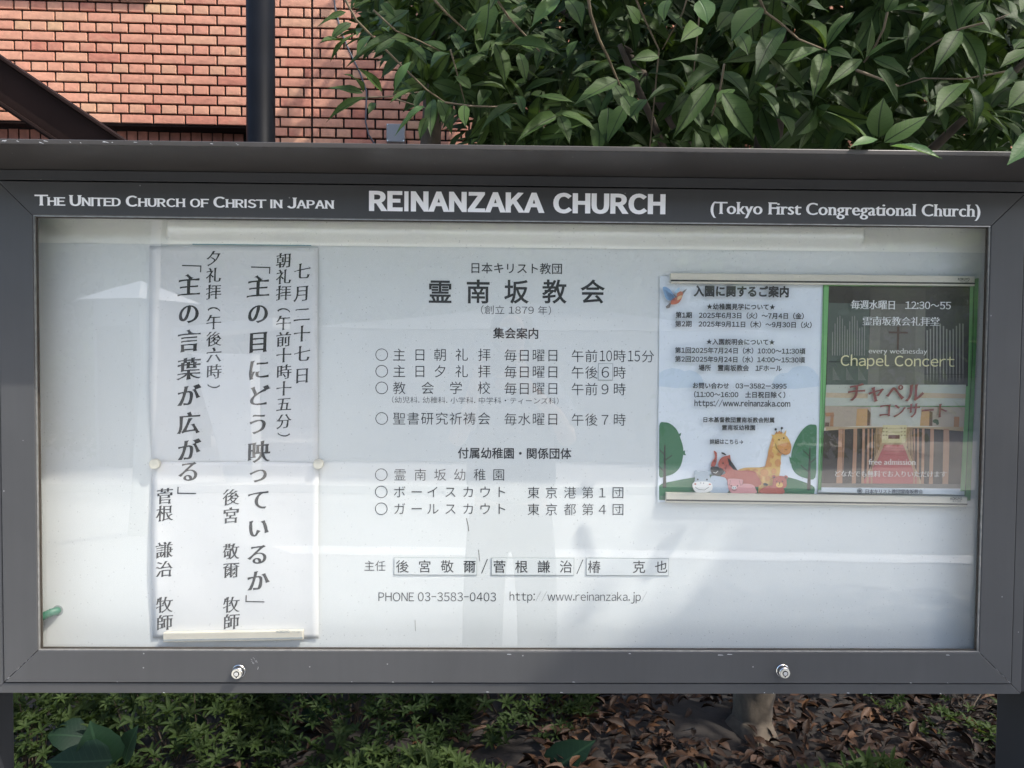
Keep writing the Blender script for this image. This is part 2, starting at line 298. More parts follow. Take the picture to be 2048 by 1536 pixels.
# ------------------------------------------------------------------ glyph machinery (lettering cut from outlines of Blender's built-in font)
_out, _adv, _gm = {}, {}, {}
def _splines(body):
    cu = bpy.data.curves.new('outline', 'FONT'); cu.body = body; cu.size = 1
    o = bpy.data.objects.new('outline', cu); col.objects.link(o)
    dg = bpy.context.evaluated_depsgraph_get(); oe = o.evaluated_get(dg); c = oe.to_curve(dg)
    loops = []
    for s in c.splines:
        bp = s.bezier_points; n = len(bp)
        if n < 2: continue
        L = []
        for i in range(n):
            a, b = bp[i], bp[(i+1) % n]
            p0, p1, p2, p3 = a.co.xy, a.handle_right.xy, b.handle_left.xy, b.co.xy
            d = p3-p0
            flat = d.length < 1e-6 or max(abs((p1-p0).x*d.y-(p1-p0).y*d.x), abs((p2-p0).x*d.y-(p2-p0).y*d.x))/d.length < .004
            k = 1 if flat else (5 if d.length > .12 else 3)
            for j in range(k):
                t = j/k; u = 1-t; q = p0*u**3 + p1*3*u*u*t + p2*3*u*t*t + p3*t**3
                if not L or (L[-1]-q).length > 1e-5: L.append(q.copy())
        if len(L) > 2: loops.append(L)
    oe.to_curve_clear(); bpy.data.objects.remove(o); bpy.data.curves.remove(cu)
    return loops
def outline(ch):
    """ASCII characters come from the font's full-width forms, set proportionally; '~x' marks the humanist Latin of the fallback"""
    if ch not in _out:
        if len(ch) == 2: _out[ch] = _splines(ch[1]) if ch[1].strip() else []
        elif not ch.strip(): _out[ch] = []
        elif ord(ch) < 127:
            ls = _splines(chr(ord(ch)+0xFEE0)); lo = min(p.x for L in ls for p in L); hi = max(p.x for L in ls for p in L)
            side = .05 if ch not in 'AVWTvwy/' else .02
            w_ = .62 if ch in '/-' else 1
            _out[ch] = [[Vector(((p.x-lo)*w_+side, p.y)) for p in L] for L in ls]; _adv[ch] = (hi-lo)*w_+2*side
        else: _out[ch] = _splines(ch)
    return _out[ch]
def adv(ch):
    if ch not in _adv:
        if ch == '\u3000': _adv[ch] = 1.0
        elif ch == ' ': _adv[ch] = .30
        elif len(ch) == 1 and ord(ch) < 127: outline(ch)
        else:
            c = ch[-1]
            if 'bar' not in _adv: _adv['bar'] = min(p.x for L in _splines('|') for p in L)
            k = max(_splines(c + '|'), key=lambda L: max(p.x for p in L))
            _adv[ch] = min(p.x for p in k) - _adv['bar']
    return _adv[ch]
def fill(loops, sg):
    """triangles of all points that the loops wind round (overlaps and crossings are merged)"""
    pts = []; edges = []
    for P in loops:
        b = len(pts); n = len(P); pts += P; edges += [(b+i, b+(i+1) % n) for i in range(n)]
    r = delaunay_2d_cdt(pts, edges, [], 0, 1e-6, False)
    V = np.array([(v.x, v.y) for v in r[0]]); F = np.array([tuple(f) for f in r[2]]).reshape(-1, 3)
    if not len(F): return [], []
    C = V[F].mean(1); W = np.zeros(len(F))
    for P in loops:
        A = np.array([(p.x, p.y) for p in P]); B_ = np.roll(A, -1, 0)
        y0, y1 = A[:, 1][None], B_[:, 1][None]; cy = C[:, 1][:, None]; up = (y0 <= cy) & (y1 > cy); dn = (y0 > cy) & (y1 <= cy)
        side = (B_[:, 0]-A[:, 0])[None]*(cy-y0) - (C[:, 0][:, None]-A[:, 0][None])*(y1-y0)
        W += (up & (side > 0)).sum(1) - (dn & (side < 0)).sum(1)
    keep = F[W*sg > .5]
    return [tuple(v) for v in V], [tuple(int(i) for i in f) for f in keep]
def area(L): return sum(L[i].x*L[(i+1) % len(L)].y - L[(i+1) % len(L)].x*L[i].y for i in range(len(L)))/2
def styled(ch, style):
    """style: (kind, ax, ay) - outline pushed out by ax on vertical edges and ay on horizontal ones; 'brush' and 'serif' reshape stroke ends too"""
    key = (ch, style)
    if ch == 'I' and style[1] > .04: return [(.05-.04, -.034), (.05+.13, -.034), (.05+.13, .767), (.01, .767)], [(0, 1, 2, 3)]
    if key in _gm: return _gm[key]
    kind, ax, ay = style; loops = outline(ch); res = []
    if loops:
        big = max(loops, key=lambda L: abs(area(L))); sg = 1 if area(big) > 0 else -1
        rg = random.Random(hash(ch) % 9999 if False else ord(ch[0]))
        for L in loops:
            if kind in ('serif', 'brush', 'humanist'):
                Q = []
                for i in range(len(L)):
                    a, b = L[i], L[(i+1) % len(L)]; d = b-a; l = d.length; Q.append(a)
                    e = .09 if kind == 'brush' else .07
                    if l > 2.6*e: Q.append(a + d*(e/l)); Q.append(a + d*.5); Q.append(b - d*(e/l))
                L = Q
            n = len(L); P = []
            for i in range(n):
                a, b, c = L[i-1], L[i], L[(i+1) % n]
                d1, d2 = (b-a), (c-b)
                if d1.length < 1e-7 or d2.length < 1e-7: P.append(b.copy()); continue
                l1, l2 = d1.length, d2.length; d1 = d1/l1; d2 = d2/l2
                n1 = Vector((d1.y, -d1.x))*sg; n2 = Vector((d2.y, -d2.x))*sg
                m = n1+n2; m = m/max(m.length_squared/2, .45)
                off = Vector((m.x*ax, m.y*ay)); conv = (d1.x*d2.y-d1.y*d2.x)*sg
                if kind in ('serif', 'humanist') and conv > .75:
                    # a stem's end: the short, nearly level edge spreads sideways
                    if abs(d1.y) < .25 and l1 < .2 and abs(d2.x) < .35: off.x += math.copysign(.055, d1.x)
                    elif abs(d2.y) < .25 and l2 < .2 and abs(d1.x) < .35: off.x -= math.copysign(.055, d2.x)
                if kind == 'brush':
                    if conv > .75 and min(l1, l2) < .11: off += (n1+n2)*.010 + Vector((.022 if m.x > 0 else -.004, .012 if m.x > 0 else -.014))
                    w = noise.noise(Vector((b.x*4.2+ord(ch[0]) % 17, b.y*4.2, 0)))
                    off += Vector((m.x, m.y))*w*.016
                P.append(b+off)
            if kind == 'brush': P = [Vector((p.x*.97 + (p.y-.38)*.04, p.y + (p.x-.5)*.075 + .02*math.sin(3.1*p.x))) for p in P]
            res.append(P)
        r = fill(res, sg)
    else: r = ([], [])
    _gm[key] = r; return r
class Print:
    """flat lettering and shapes on a plane y = Y (or on a gently curved sheet)"""
    def __init__(s, Y, surf=None): s.Y = Y; s.m = MB(); s.surf = surf
    def pt(s, x, z, lift=0):
        return (x, (s.surf(x, z) if s.surf else s.Y) - lift, z)
    def k(s): return (s.Y - EYE.y)/FPX
    def glyph(s, ch, x, z, sx, sz, style, rot=0):
        vs, fs = styled(ch, style); c, n = math.cos(rot), math.sin(rot); out = []
        for a, b in vs:
            if rot:
                a, b = a-.5, b-.38; a, b = a*c-b*n+.5, a*n+b*c+.38
            out.append(s.pt(x+a*sx, z+(b-.38)*sz))
        s.m.add(out, fs)
    def line(s, text, xl, xr, yc, em, style=('n', 0, 0), caps=None, base=.38):
        if base == .343: base = .36
        a, b = at(xl, yc, s.Y), at(xr, yc, s.Y); z = (a.z+b.z)/2; sz = em*s.k()
        x = 0; pos = []; ex = max(0, style[1]-.02)*1.6
        for i, ch in enumerate(text):
            if style[0] == 'humanist': ch = '~'+ch
            sc = 1 if not caps else (1 if caps[i] == '1' else caps and .78)
            pos.append((ch, x, sc)); x += ((.22 if ch == 'I' and style[1] > .04 else adv(ch)) + ex)*sc
        vs = [(px+v[0]*sc) for ch, px, sc in pos for v in styled(ch, style)[0]]
        lo, hi = min(vs), max(vs); sx = (b.x-a.x)/(hi-lo)
        for ch, px, sc in pos:
            gv, gf = styled(ch, style); s.m.add([s.pt(a.x+(px-lo+v[0]*sc)*sx, z+(v[1]*sc-base)*sz) for v in gv], gf)
        return s
    def chars(s, text, xs, yc, em, style=('n', 0, 0), wid=1):
        for ch, x in zip(text, xs):
            p = at(x, yc, s.Y); k = em*s.k()
            if ord(ch[-1]) < 256: vs = styled(ch, style)[0]; c = (min(v[0] for v in vs)+max(v[0] for v in vs))/2
            else: c = .5
            s.glyph(ch, p.x-c*k*wid, p.z, k*wid, k, style)
        return s
    def column(s, text, x, ys, em, style, rots='（）「」'):
        for ch, y in zip(text, ys):
            if ch in ' \u3000': continue
            p = at(x, y, s.Y); k = em*s.k(); vs = styled(ch, style)[0]
            cx = (min(v[0] for v in vs)+max(v[0] for v in vs))/2; cz = (min(v[1] for v in vs)+max(v[1] for v in vs))/2
            if ch in rots:
                kk = k*.82; out = []
                for a, b in vs: a, b = a-cx, b-cz; out.append(s.pt(p.x + b*kk*1.0, p.z - a*kk))
                s.m.add(out, styled(ch, style)[1])
            else: s.glyph(ch, p.x-.5*k, p.z, k, k, style)
        return s
    def poly(s, pts):
        vs = [at(x, y, s.Y) for x, y in pts]
        tr = tessellate_polygon([[Vector((v.x, v.z, 0)) for v in vs]])
        s.m.add([s.pt(v.x, v.z) for v in vs], tr); return s
    def oval(s, cx, cy, rx, ry, n=20, rot=0):
        c, q = math.cos(rot), math.sin(rot)
        return s.poly([(cx+rx*math.cos(t)*c-ry*math.sin(t)*q, cy+rx*math.cos(t)*q+ry*math.sin(t)*c) for t in (2*math.pi*i/n for i in range(n))])
    def ring(s, cx, cy, r, w, n=32):
        o = at(cx, cy, s.Y); k = s.k(); vs = []; fs = []
        for i in range(n):
            t = 2*math.pi*i/n
            for q in (r, r-w): vs.append(s.pt(o.x+q*k*math.cos(t), o.z+q*k*math.sin(t)))
        for i in range(n): j = (i+1) % n; fs.append((2*i, 2*j, 2*j+1, 2*i+1))
        s.m.add(vs, fs); return s
    def stroke(s, pts, w):
        for (x0, y0), (x1, y1) in zip(pts, pts[1:]):
            d = Vector((x1-x0, y1-y0)); 
            if d.length < 1e-6: continue
            d = d.normalized()*w/2; e = Vector((-d.y, d.x))
            s.poly([(x0-d.x+e.x, y0-d.y+e.y), (x1+d.x+e.x, y1+d.y+e.y), (x1+d.x-e.x, y1+d.y-e.y), (x0-d.x-e.x, y0-d.y-e.y)])
        return s
    def rect(s, x0, y0, x1, y1): return s.poly([(x0, y0), (x1, y0), (x1, y1), (x0, y1)])
    def build(s, name, mat, parent, **kw):
        for i, f in enumerate(s.m.f):   # every face looks towards -y
            a, b, c = (Vector(s.m.v[j]) for j in f[:3])
            if (b-a).cross(c-a).y > 0: s.m.f[i] = f[::-1]
        return s.m.build(name, mat, parent, **kw)

# ------------------------------------------------------------------ ground and street (setting)
def sheet(name, x0, x1, y0, y1, z, mat, nx=1, ny=1, bump=0):
    m = MB(); 
    for j in range(ny+1):
        for i in range(nx+1):
            x = x0+(x1-x0)*i/nx; y = y0+(y1-y0)*j/ny
            m.v.append((x, y, z + (noise.noise(Vector((x*1.7, y*1.7, 3)))*bump if bump else 0))); m.uv.append((0, 0))
    m.f = [(j*(nx+1)+i, j*(nx+1)+i+1, (j+1)*(nx+1)+i+1, (j+1)*(nx+1)+i) for j in range(ny) for i in range(nx)]
    m.smooth = bump > 0
    return m.build(name, mat, kind='structure')
sheet('ground', -60, 60, -60, 60, -.12, M['paving'])
sheet('road', -40, 40, -7.3, -2.1, -.10, M['road'])
MB().box((-40, -2.1, -.11), (40, -1.95, 0)).build('kerb', M['concrete'], kind='structure', bevel=.015)
MB().box((-40, -1.95, -.11), (40, -.12, -.004)).build('pavement', M['paving'], kind='structure')
MB().box((-40, -9.2, -.11), (40, -7.3, .0)).build('far_pavement', M['paving'], kind='structure')
wl = MB()
for i in range(60):
    x0, x1 = -1.72+i*.45, -1.72+(i+1)*.45
    if x1 > 6.6: break
    f = lambda x: -4.55 + .05*(x-.5) - .10*math.sin((x+2)*.35)
    wl.quad((x0-(.25 if i == 0 else 0), f(x0)-.14, -.094), (x1, f(x1)-.14, -.094), (x1, f(x1)+.12, -.094), (x0, f(x0)+.12, -.094))
wl.build('road_marking', M['whiteline'], kind='structure')
sheet('planting_bed', -6, 8, .35, 3.35, .0, M['soil'], 60, 24, .05)
MB().box((-6, .12, -.1), (8, .35, .02)).build('planter_kerb', M['concrete'], kind='structure', bevel=.012)
sheet('courtyard', -9, 12, 3.35, 5.5, -.02, M['paving'])

# ------------------------------------------------------------------ the notice board
YF = -.012                                # door frame face; the glass is at y = 0, the white board at y = YB
YB = .062
nb = empty('notice_board', (0, .05, 0), 'large dark grey glazed church notice board on two posts beneath a hood', 'notice board')
gl, gr = at(70, 866, YF).x, at(1971, 877, YF).x
gt, gb = at(1024, 440.5, YF).z, at(1024, 1303.5, YF).z
dl, dr = at(6, 1200, YF).x, at(2027, 1200, YF).x
dt, db = at(1024, 373.5, YF).z, at(1024, 1366, YF).z
def rail(name, pts, y0, y1, mat, parent, bevel=.0012):
    m = MB(); n = len(pts)
    v = [(x, y0, z) for x, z in pts] + [(x, y1, z) for x, z in pts]
    m.add(v, [tuple(range(n)), tuple(range(2*n-1, n-1, -1))] + [(i, i+n, (i+1) % n+n, (i+1) % n) for i in range(n)])
    me = m.build(name, mat, parent, bevel=bevel); return me
g = .0004
top_rail = rail('top_rail', [(dl+g, dt), (dr-g, dt), (gr-g, gt), (gl+g, gt)], YF, .0045, M['frame'], nb)
rail('bottom_rail', [(gl+g, gb), (gr-g, gb), (dr-g, db), (dl+g, db)], YF, .0045, M['frame'], nb)
rail('left_stile', [(dl, dt-g), (gl, gt-g), (gl, gb+g), (dl, db+g)], YF, .0045, M['frame'], nb)
rail('right_stile', [(gr, gt-g), (dr, dt-g), (dr, db+g), (gr, gb+g)], YF, .0045, M['frame'], nb)
# stepped glazing bead inside the door frame: a bright metal lip and a bronze gasket
for w0, w1, y0, y1, nm, mt in ((0, .0018, -.0095, -.0012, 'metal_bead', 'alu'), (.0018, .0036, -.0048, -.0010, 'glazing_gasket', 'gasket')):
    m = MB()
    m.box((gl+w0, y0, gt-w1), (gr-w0, y1, gt-w0)).box((gl+w0, y0, gb+w0), (gr-w0, y1, gb+w1))
    m.box((gl+w0, y0, gb+w1), (gl+w1, y1, gt-w1)).box((gr-w1, y0, gb+w1), (gr-w0, y1, gt-w1))
    m.build(nm, M[mt], nb)
i7 = .0075
MB().box((gl+.0004, 0, gb+.0004), (gr-.0004, .004, gt-.0004)).build('glass_pane', M['glass'], nb)
# casing round the door with a dark gap
cg = .0028; ct = at(1024, 351, -.008).z; cb = at(1024, 1387, -.008).z; cw = .020
cl, cr_ = dl-cg-cw, dr+cg+.0195
MB().box((dl-cg, .004, dt), (dr+cg, .012, dt+cg)).box((dl-cg, .004, db-cg), (dr+cg, .012, db)).box((dl-cg, .004, db), (dl, .012, dt)).box((dr, .004, db), (dr+cg, .012, dt)).build('door_gap_seal', M['gap'], nb)
rail('casing_top', [(cl, ct), (cr_, ct), (dr+cg, dt+cg), (dl-cg, dt+cg)], -.0085, .10, M['casing'], nb)
rail('casing_bottom', [(dl-cg, db-cg), (dr+cg, db-cg), (cr_, cb), (cl, cb)], -.0085, .10, M['casing'], nb)
rail('casing_side', [(cl, ct-g), (dl-cg, dt+cg-g), (dl-cg, db-cg+g), (cl, cb+g)], -.0085, .10, M['casing'], nb)
rail('casing_side', [(dr+cg, dt+cg-g), (cr_, ct-g), (cr_, cb+g), (dr+cg, db-cg+g)], -.0085, .10, M['casing'], nb)
MB().box((cl+.001, .101, cb+.001), (cr_-.001, .106, ct-.001)).build('casing_back', M['casing'], nb)
# cabinet lining: side cheeks, sill and top
MB().box((gl-.048, .0205, gb-.04), (gl-.042, YB+.012, gt+.035)).build('side_lining', M['casing'], nb)
MB().box((gr+.042, .0205, gb-.04), (gr+.048, YB+.012, gt+.035)).build('side_lining', M['casing'], nb)
MB().box((gl-.0415, .0205, gb-.045), (gr+.0415, YB+.012, gb-.040)).build('sill_lining', M['casing'], nb)
MB().box((gl-.0415, .0205, gt+.0355), (gr+.0415, YB+.012, gt+.040)).build('top_lining', M['casing'], nb)
MB().box((gl-.0412, YB, gb-.0395), (gr+.0412, YB+.006, gt+.035)).build('display_board', M['panel'], nb)
# header strip with a bulge shaped to shade like the lamp's blurred reflection
hz0 = at(700, 492, YB-.002).z; hz1 = gt+.034; m = MB(); nz, nx = 56, 80
lx0, lx1 = at(338, 465, YB).x, at(1722, 480, YB).x; lzc = at(1024, 463, YB).z
def smooth(a, b, x): t = min(1, max(0, (x-a)/(b-a))); return t*t*(3-2*t)
xs = sorted({gl-.041, gr+.041} | {lx0-.010+.028*i/14 for i in range(15)} | {lx1+.010-.028*i/14 for i in range(15)} | {lx0+(lx1-lx0)*i/12 for i in range(1, 12)})
for j in range(nz+1):
    for x in xs:
        z = hz0+(hz1-hz0)*j/nz
        h = smooth(lx0-.008, lx0+.016, x)*(1-smooth(lx1-.016, lx1+.008, x))*math.exp(-((z-lzc)/.0205)**4)*.036
        m.v.append((x, YB-.002-h, z)); m.uv.append((0, 0))
nx = len(xs)-1
m.f = [(j*(nx+1)+i, j*(nx+1)+i+1, (j+1)*(nx+1)+i+1, (j+1)*(nx+1)+i) for j in range(nz) for i in range(nx)]
m.smooth = True; m.build('header_strip', M['header'], nb)
MB().box((at(385, 492, YB-.003).x, YB-.0035, hz0-.0008), (at(622, 492, YB-.003).x, YB-.0022, hz0+.0006)).build('seam_tape', plain('teal_tape', (.12, .26, .30), .6), nb)
# hood: soffit plate, front lip and sloped top
lipb = at(1024, 300.5, -.168).z; lipt = at(1024, 290, -.168).z
hx0, hx1 = cl-.11, cr_+.13
zs = ct
m = MB()
# solid wedge: lip at the front, back higher
prof = [(-.168, lipb), (-.168, lipt), (-.150, lipt+.0015), (.16, lipt+.018), (.16, ct-.0005), (-.0085, ct-.0005), (-.0085, ct+.0005), (-.1655, lipb)]
prof = [(-.168, lipb), (-.168, lipt), (.16, lipt+.012), (.16, ct+.0008), (-.0080, ct+.0008)]
n = len(prof); v = [(hx0, y, z) for y, z in prof]+[(hx1, y, z) for y, z in prof]
m.add(v, [tuple(range(n))[::-1], tuple(range(n, 2*n))]+[(i, (i+1) % n, (i+1) % n+n, i+n) for i in range(n)])
hood = m.build('hood', M['hood'], nb, bevel=.0015)
cf = MB()
for i in range(15):       # scuffs and chips where leaves and hands rub the lip
    x = rnd.uniform(-.86, -.45) if i < 26 else rnd.uniform(-.9, .95); l = rnd.uniform(.002, .011)*(1 if i < 26 else .5); z = rnd.uniform(lipb+.001, lipt-.003); s_ = rnd.uniform(-.5, .1)*l; h_ = rnd.uniform(.0004, .0013)
    cf.quad((x, -.1686, z), (x+l, -.1686, z+s_), (x+l*.8, -.1686, z+s_+h_), (x+l*.1, -.1686, z+h_))
for i in range(0):
    x = rnd.uniform(-.85, .95); l = rnd.uniform(.002, .010); z = lipt-.0006
    cf.quad((x, -.1687, z-.0007*rnd.random()), (x+l, -.1687, z), (x+l, -.1687, z+.0012), (x, -.1687, z+.0010))
for i in range(22):       # along the frame's bottom edges and mitres
    e = rnd.choice((0, 0, 1, 2)); x = rnd.uniform(-.85, .9); l = rnd.uniform(.001, .006)
    if e == 0: z, y = cb+rnd.uniform(.0008, .003), -.0089
    elif e == 1: z, y = gb-rnd.uniform(.003, .007), YF-.0004; l *= 2
    else: z, y = db+rnd.uniform(.0005, .002), YF-.0004
    cf.quad((x, y, z), (x+l, y, z-.0002), (x+l*.7, y, z+.0009), (x+l*.1, y, z+.0011))
for (ax, az, bx, bz) in ((dl+.001, db+.001, gl, gb), (dr-.001, db+.001, gr, gb)):
    for i in range(13):
        t = rnd.random(); t2 = t+rnd.uniform(.01, .07); wv = .0006
        cf.quad((ax+(bx-ax)*t, YF-.0004, az+(bz-az)*t), (ax+(bx-ax)*t2, YF-.0004, az+(bz-az)*t2), (ax+(bx-ax)*t2, YF-.0004, az+(bz-az)*t2+wv), (ax+(bx-ax)*t, YF-.0004, az+(bz-az)*t+wv))
for cx, cz in ((at(510, 1330, YF).x, at(510, 1330, YF).z),):
    for i in range(9):
        r_ = rnd.uniform(.012, .026); t = rnd.uniform(-.5, .7); q = [(cx-.016+r_*math.cos(t+k*.06), cz+r_*math.sin(t+k*.06)) for k in range(5)]
        for (x0, z0), (x1, z1) in zip(q, q[1:]): cf.quad((x0, YF-.0004, z0), (x0+.0004, YF-.0004, z0), (x1+.0004, YF-.0004, z1), (x1, YF-.0004, z1))
cf.build('paint_chips', M['chip'], nb, kind='stuff')
# posts
for xa, xb in ((cl-.055, at(29, 1450, .095).x), (at(1991, 1450, .095).x, cr_+.06)):
    MB().box((xa, .0, -.1), (xb, .095, cb-.0008)).build('post', M['post'], nb, bevel=.004)
for xa, xb in ((cl-.055, cl-.0015), (cr_+.0015, cr_+.06)):
    MB().box((xa, .0, cb-.0004), (xb, .095, ct)).build('post', M['post'], nb, bevel=.004)
# two tubular key locks in the bottom rail
lk = MB().lathe((0, .001, 0), (0, -1, 0), [(0, .0124), (.0025, .0124), (.0035, .0114), (.0115, .0100), (.0125, .0092)], 32).mesh('lock_cylinder', M['chrome'])
rg = MB().lathe((0, -.0123, 0), (0, -1, 0), [(0, .0090), (.0012, .0090), (.0014, .0082)], 28).mesh('lock_face', M['brass'])
wl_ = MB().lathe((0, -.0136, 0), (0, -1, 0), [(0, .0054), (.0005, .0054)], 24).box((-.0012, -.0142, -.0072), (.0012, -.0136, -.003)).mesh('key_slot', M['black'])
pg = MB().lathe((0, -.0140, 0), (0, -1, 0), [(0, .0040), (.0008, .0038)], 20).mesh('key_plug', M['chrome'])
for px, py in ((478, 1342), (1565, 1341)):
    p = at(px, py, YF)
    o = bpy.data.objects.new('lock', lk); col.objects.link(o); o.location = p; attach(o, nb)
    for nm, me in (('lock_face', rg), ('key_slot', wl_), ('key_plug', pg)):
        c = bpy.data.objects.new(nm, me); col.objects.link(c); c.location = p; attach(c, o)
# lettering on the top rail
YT = YF-.0006
s = Print(YT).line('THE UNITED CHURCH OF CHRIST IN JAPAN', 69, 669, 404.5, 27.5, ('serif', .042, .014), '1001000001000000000100000000010001000'[:36].replace('x', '0') if False else ''.join('1' if i in (0, 4, 11, 21, 31) else '0' for i in range(36)), base=.33)
s.build('lettering', M['vinyl'], top_rail, label='white copperplate capitals THE UNITED CHURCH OF CHRIST IN JAPAN')
Print(YT).line('REINANZAKA CHURCH', 738, 1331, 405.5, 49, ('n', .060, .038), base=.36).build('lettering', M['vinyl'], top_rail, label='bold white capitals REINANZAKA CHURCH')
Print(YT).line('(Tokyo First Congregational Church)', 1421, 1961, 420, 35, ('humanist', .030, -.002), base=.30).build('lettering', M['vinyl'], top_rail, label='white serif lettering (Tokyo First Congregational Church)')

# ------------------------------------------------------------------ print on the white board
board = [o for o in bpy.data.objects if o.name == 'display_board'][0]
YP = YB-.0006
B = ('n', .006, .006); BB = ('n', .016, .016); T = ('n', -.006, -.006); BX = ('n', .030, .030)
def tx(style=B): return Print(YP)
def out(p, mat='ink', par=board, **kw): p.build('lettering', M[mat], par, kind='stuff', **kw)
out(tx().line('日本キリスト教団', 943, 1124, 536.6, 23, B))
out(tx().chars('霊南坂教会', (880.3, 956.3, 1032.8, 1108.8, 1185.3), 583, 50, ('n', .016, .016)))
out(tx().line('（創立 1879 年）', 962, 1102, 620, 19, T))
out(tx().line('集会案内', 986, 1076.5, 666.5, 23, BB))
XA = (798.4, 839.7, 880.3, 923.4, 968.75); XD = (1021, 1048.4, 1077, 1105.6)
def row(y, a, xa, b, c, xc, circ=763.4, em=27):
    p = tx(); p.ring(circ, y, 12.4, 1.35); p.chars(a, xa, y, em, T); p.chars(b, XD, y+1.2, em, T); p.chars(c, xc, y+2.4, em, T); return p
out(row(709.5, '主日朝礼拝', XA, '毎日曜日', '午前', (1155.3, 1182.8)).line('10', 1199.5, 1224, 712, 29, T, base=.343).chars('時', (1239,), 712, 27, T).line('15', 1256, 1280, 712.3, 29, T, base=.343).chars('分', (1296,), 712.5, 27, T))
out(row(742.5, '主日夕礼拝', XA, '毎日曜日', '午後時', (1155.3, 1182.8, 1239)))
out(row(775.8, '教会学校', (798.4, 855.3, 911.9, 968), '毎日曜日', '午前9時', (1155.3, 1182.8, 1210, 1239)))
out(tx().line('（幼児科. 幼稚科. 小学科. 中学科・ティーンズ科）', 784, 1117, 800.6, 14.5, ('n', -.012, -.012)))
out(row(837, '聖書研究祈祷会', (798.4, 826.5, 854.7, 883.4, 911.5, 939, 968), '毎水曜日', '午後7時', (1155.3, 1182.8, 1210, 1239)))
out(tx().line('付属幼稚園・関係団体', 915.6, 1143, 906.6, 23.5, BB))
def row2(y, a, xa, c='', xc=()):
    p = tx(); p.ring(762.5, y, 12.4, 1.35); p.chars(a, xa, y, 26, T); p.chars(c, xc, y+1.3, 26, T); return p
X7 = (799, 833.4, 865.6, 901, 936.6, 970.3, 1001.6); XE = (1067, 1103, 1140, 1175.6, 1204.7, 1236)
out(row2(949.4, '霊南坂幼稚園', (800, 840.6, 880.3, 919.7, 959.4, 997.5)))
out(row2(983.8, 'ボーイスカウト', X7, '東京港第1団', XE))
out(row2(1017.5, 'ガールスカウト', X7, '東京都第4団', XE))
out(tx().line('主任', 728.8, 771, 1131.6, 23, T))
out(tx().stroke([(963.5, 1146), (974.5, 1119)], 1.6)); out(tx().stroke([(1154, 1147), (1165.5, 1120)], 1.6))
out(tx().line('PHONE', 757, 828, 1193.8, 24, T, base=.343).line('03-3583-0403', 836, 992, 1193.8, 24, T, base=.343))
out(tx().line('http://www.reinanzaka.jp/', 1019.4, 1293.8, 1194, 23, T, base=.33))
# two dark scratches in the enamel
sc = Print(YP).stroke([(933, 1037), (936, 1050), (937.5, 1062)], 1.3).stroke([(957, 1100), (959.5, 1122)], 1.0).stroke([(830, 1240), (831, 1262)], .7)
sc.build('scratches', plain('scratch_brown', (.10, .09, .06), .8), board, kind='stuff')
# movable plates: three names and one numeral
def plate(x0, y0, x1, y1, text, xs, label, em=27):
    a, b = at(x0, y0, YB), at(x1, y1, YB)
    o = MB().box((a.x, YB-.0022, b.z), (b.x, YB-.0004, a.z)).build('name_plate', M['plate'], None, label=label, cat='plate', group='magnetic plates on the white board', bevel=.0003)
    m = MB(); e = .0009
    m.box((a.x-e, YB-.0016, b.z-e*1.5), (b.x+e, YB-.0005, b.z)).box((a.x-e, YB-.0016, a.z), (b.x+e, YB-.0005, a.z+e)).box((a.x-e, YB-.0016, b.z), (a.x, YB-.0005, a.z)).box((b.x, YB-.0016, b.z), (b.x+e, YB-.0005, a.z))
    m.build('plate_edge', M['plateedge'], o)
    p = Print(YB-.0026); p.chars(text, xs, (y0+y1)/2+.5, em, B if len(text) > 1 else T)
    p.build('lettering', M['ink'], o)
plate(789, 1115.6, 953, 1149, '後宮敬爾', (804.7, 849.4, 894.4, 939), 'name plate reading 後宮敬爾, directly right of the word 主任')
plate(983.4, 1116, 1147, 1149.5, '菅根謙治', (999, 1043, 1087.5, 1131.9), 'name plate reading 菅根謙治, between the two slashes')
plate(1173.4, 1116.5, 1336, 1150, '椿克也', (1188.4, 1278, 1322.5), 'name plate reading 椿 克也, after the second slash')
plate(1197, 727.5, 1224.4, 759.6, '6', (1210.7,), 'small square plate with the single digit 6 in the evening service time', 29)

# ------------------------------------------------------------------ hanging paper with brush calligraphy
px0, px1 = at(304, 900, YB).x, at(637.5, 900, YB).x
pzt, pzm, pzb = at(470, 494, YB).z, at(470, 925, YB).z, at(470, 1275, YB).z
def surf_u(x, z):
    u = (x-px0)/(px1-px0); v = (z-pzm)/(pzt-pzm); e = max(0, 1-min(u, 1-u)*7)
    return YB-.0022-.0016*(1+math.sin(7*v+3*u))*max(.1, math.sin(math.pi*min(1, max(0, v))))-.0032*e*e*max(0, math.sin(math.pi*min(1, max(0, v))))
def surf_l(x, z):
    u = (x-px0)/(px1-px0); v = (z-pzb)/(pzm-pzb); e = max(0, 1-min(u, 1-u)*7)
    k = max(0, math.sin(math.pi*min(1, max(0, v))))
    return YB-.0030-.0012*(1+math.sin(5*v+9*u))*max(.12, k)-.0022*e*e*(k+.3*(v < .1))
pap = empty('calligraphy_sheet', ((px0+px1)/2, YB, pzb), 'tall white paper with black brush-written service topics in vertical columns', 'paper notice')
def psheet(name, z0, z1, sf, dx=0):
    m = MB(); NX, NZ = 24, 40
    for j in range(NZ+1):
        for i in range(NX+1):
            x = px0+dx+(px1-px0)*i/NX; z = z0+(z1-z0)*j/NZ; m.v.append((x, sf(x, z), z)); m.uv.append((0, 0))
    m.f = [(j*(NX+1)+i, j*(NX+1)+i+1, (j+1)*(NX+1)+i+1, (j+1)*(NX+1)+i) for j in range(NZ) for i in range(NX)]
    m.smooth = True; o = m.build(name, M['paper'], pap)
    so_ = o.modifiers.new('thick', 'SOLIDIFY'); so_.thickness = .0002; so_.offset = -1; return o
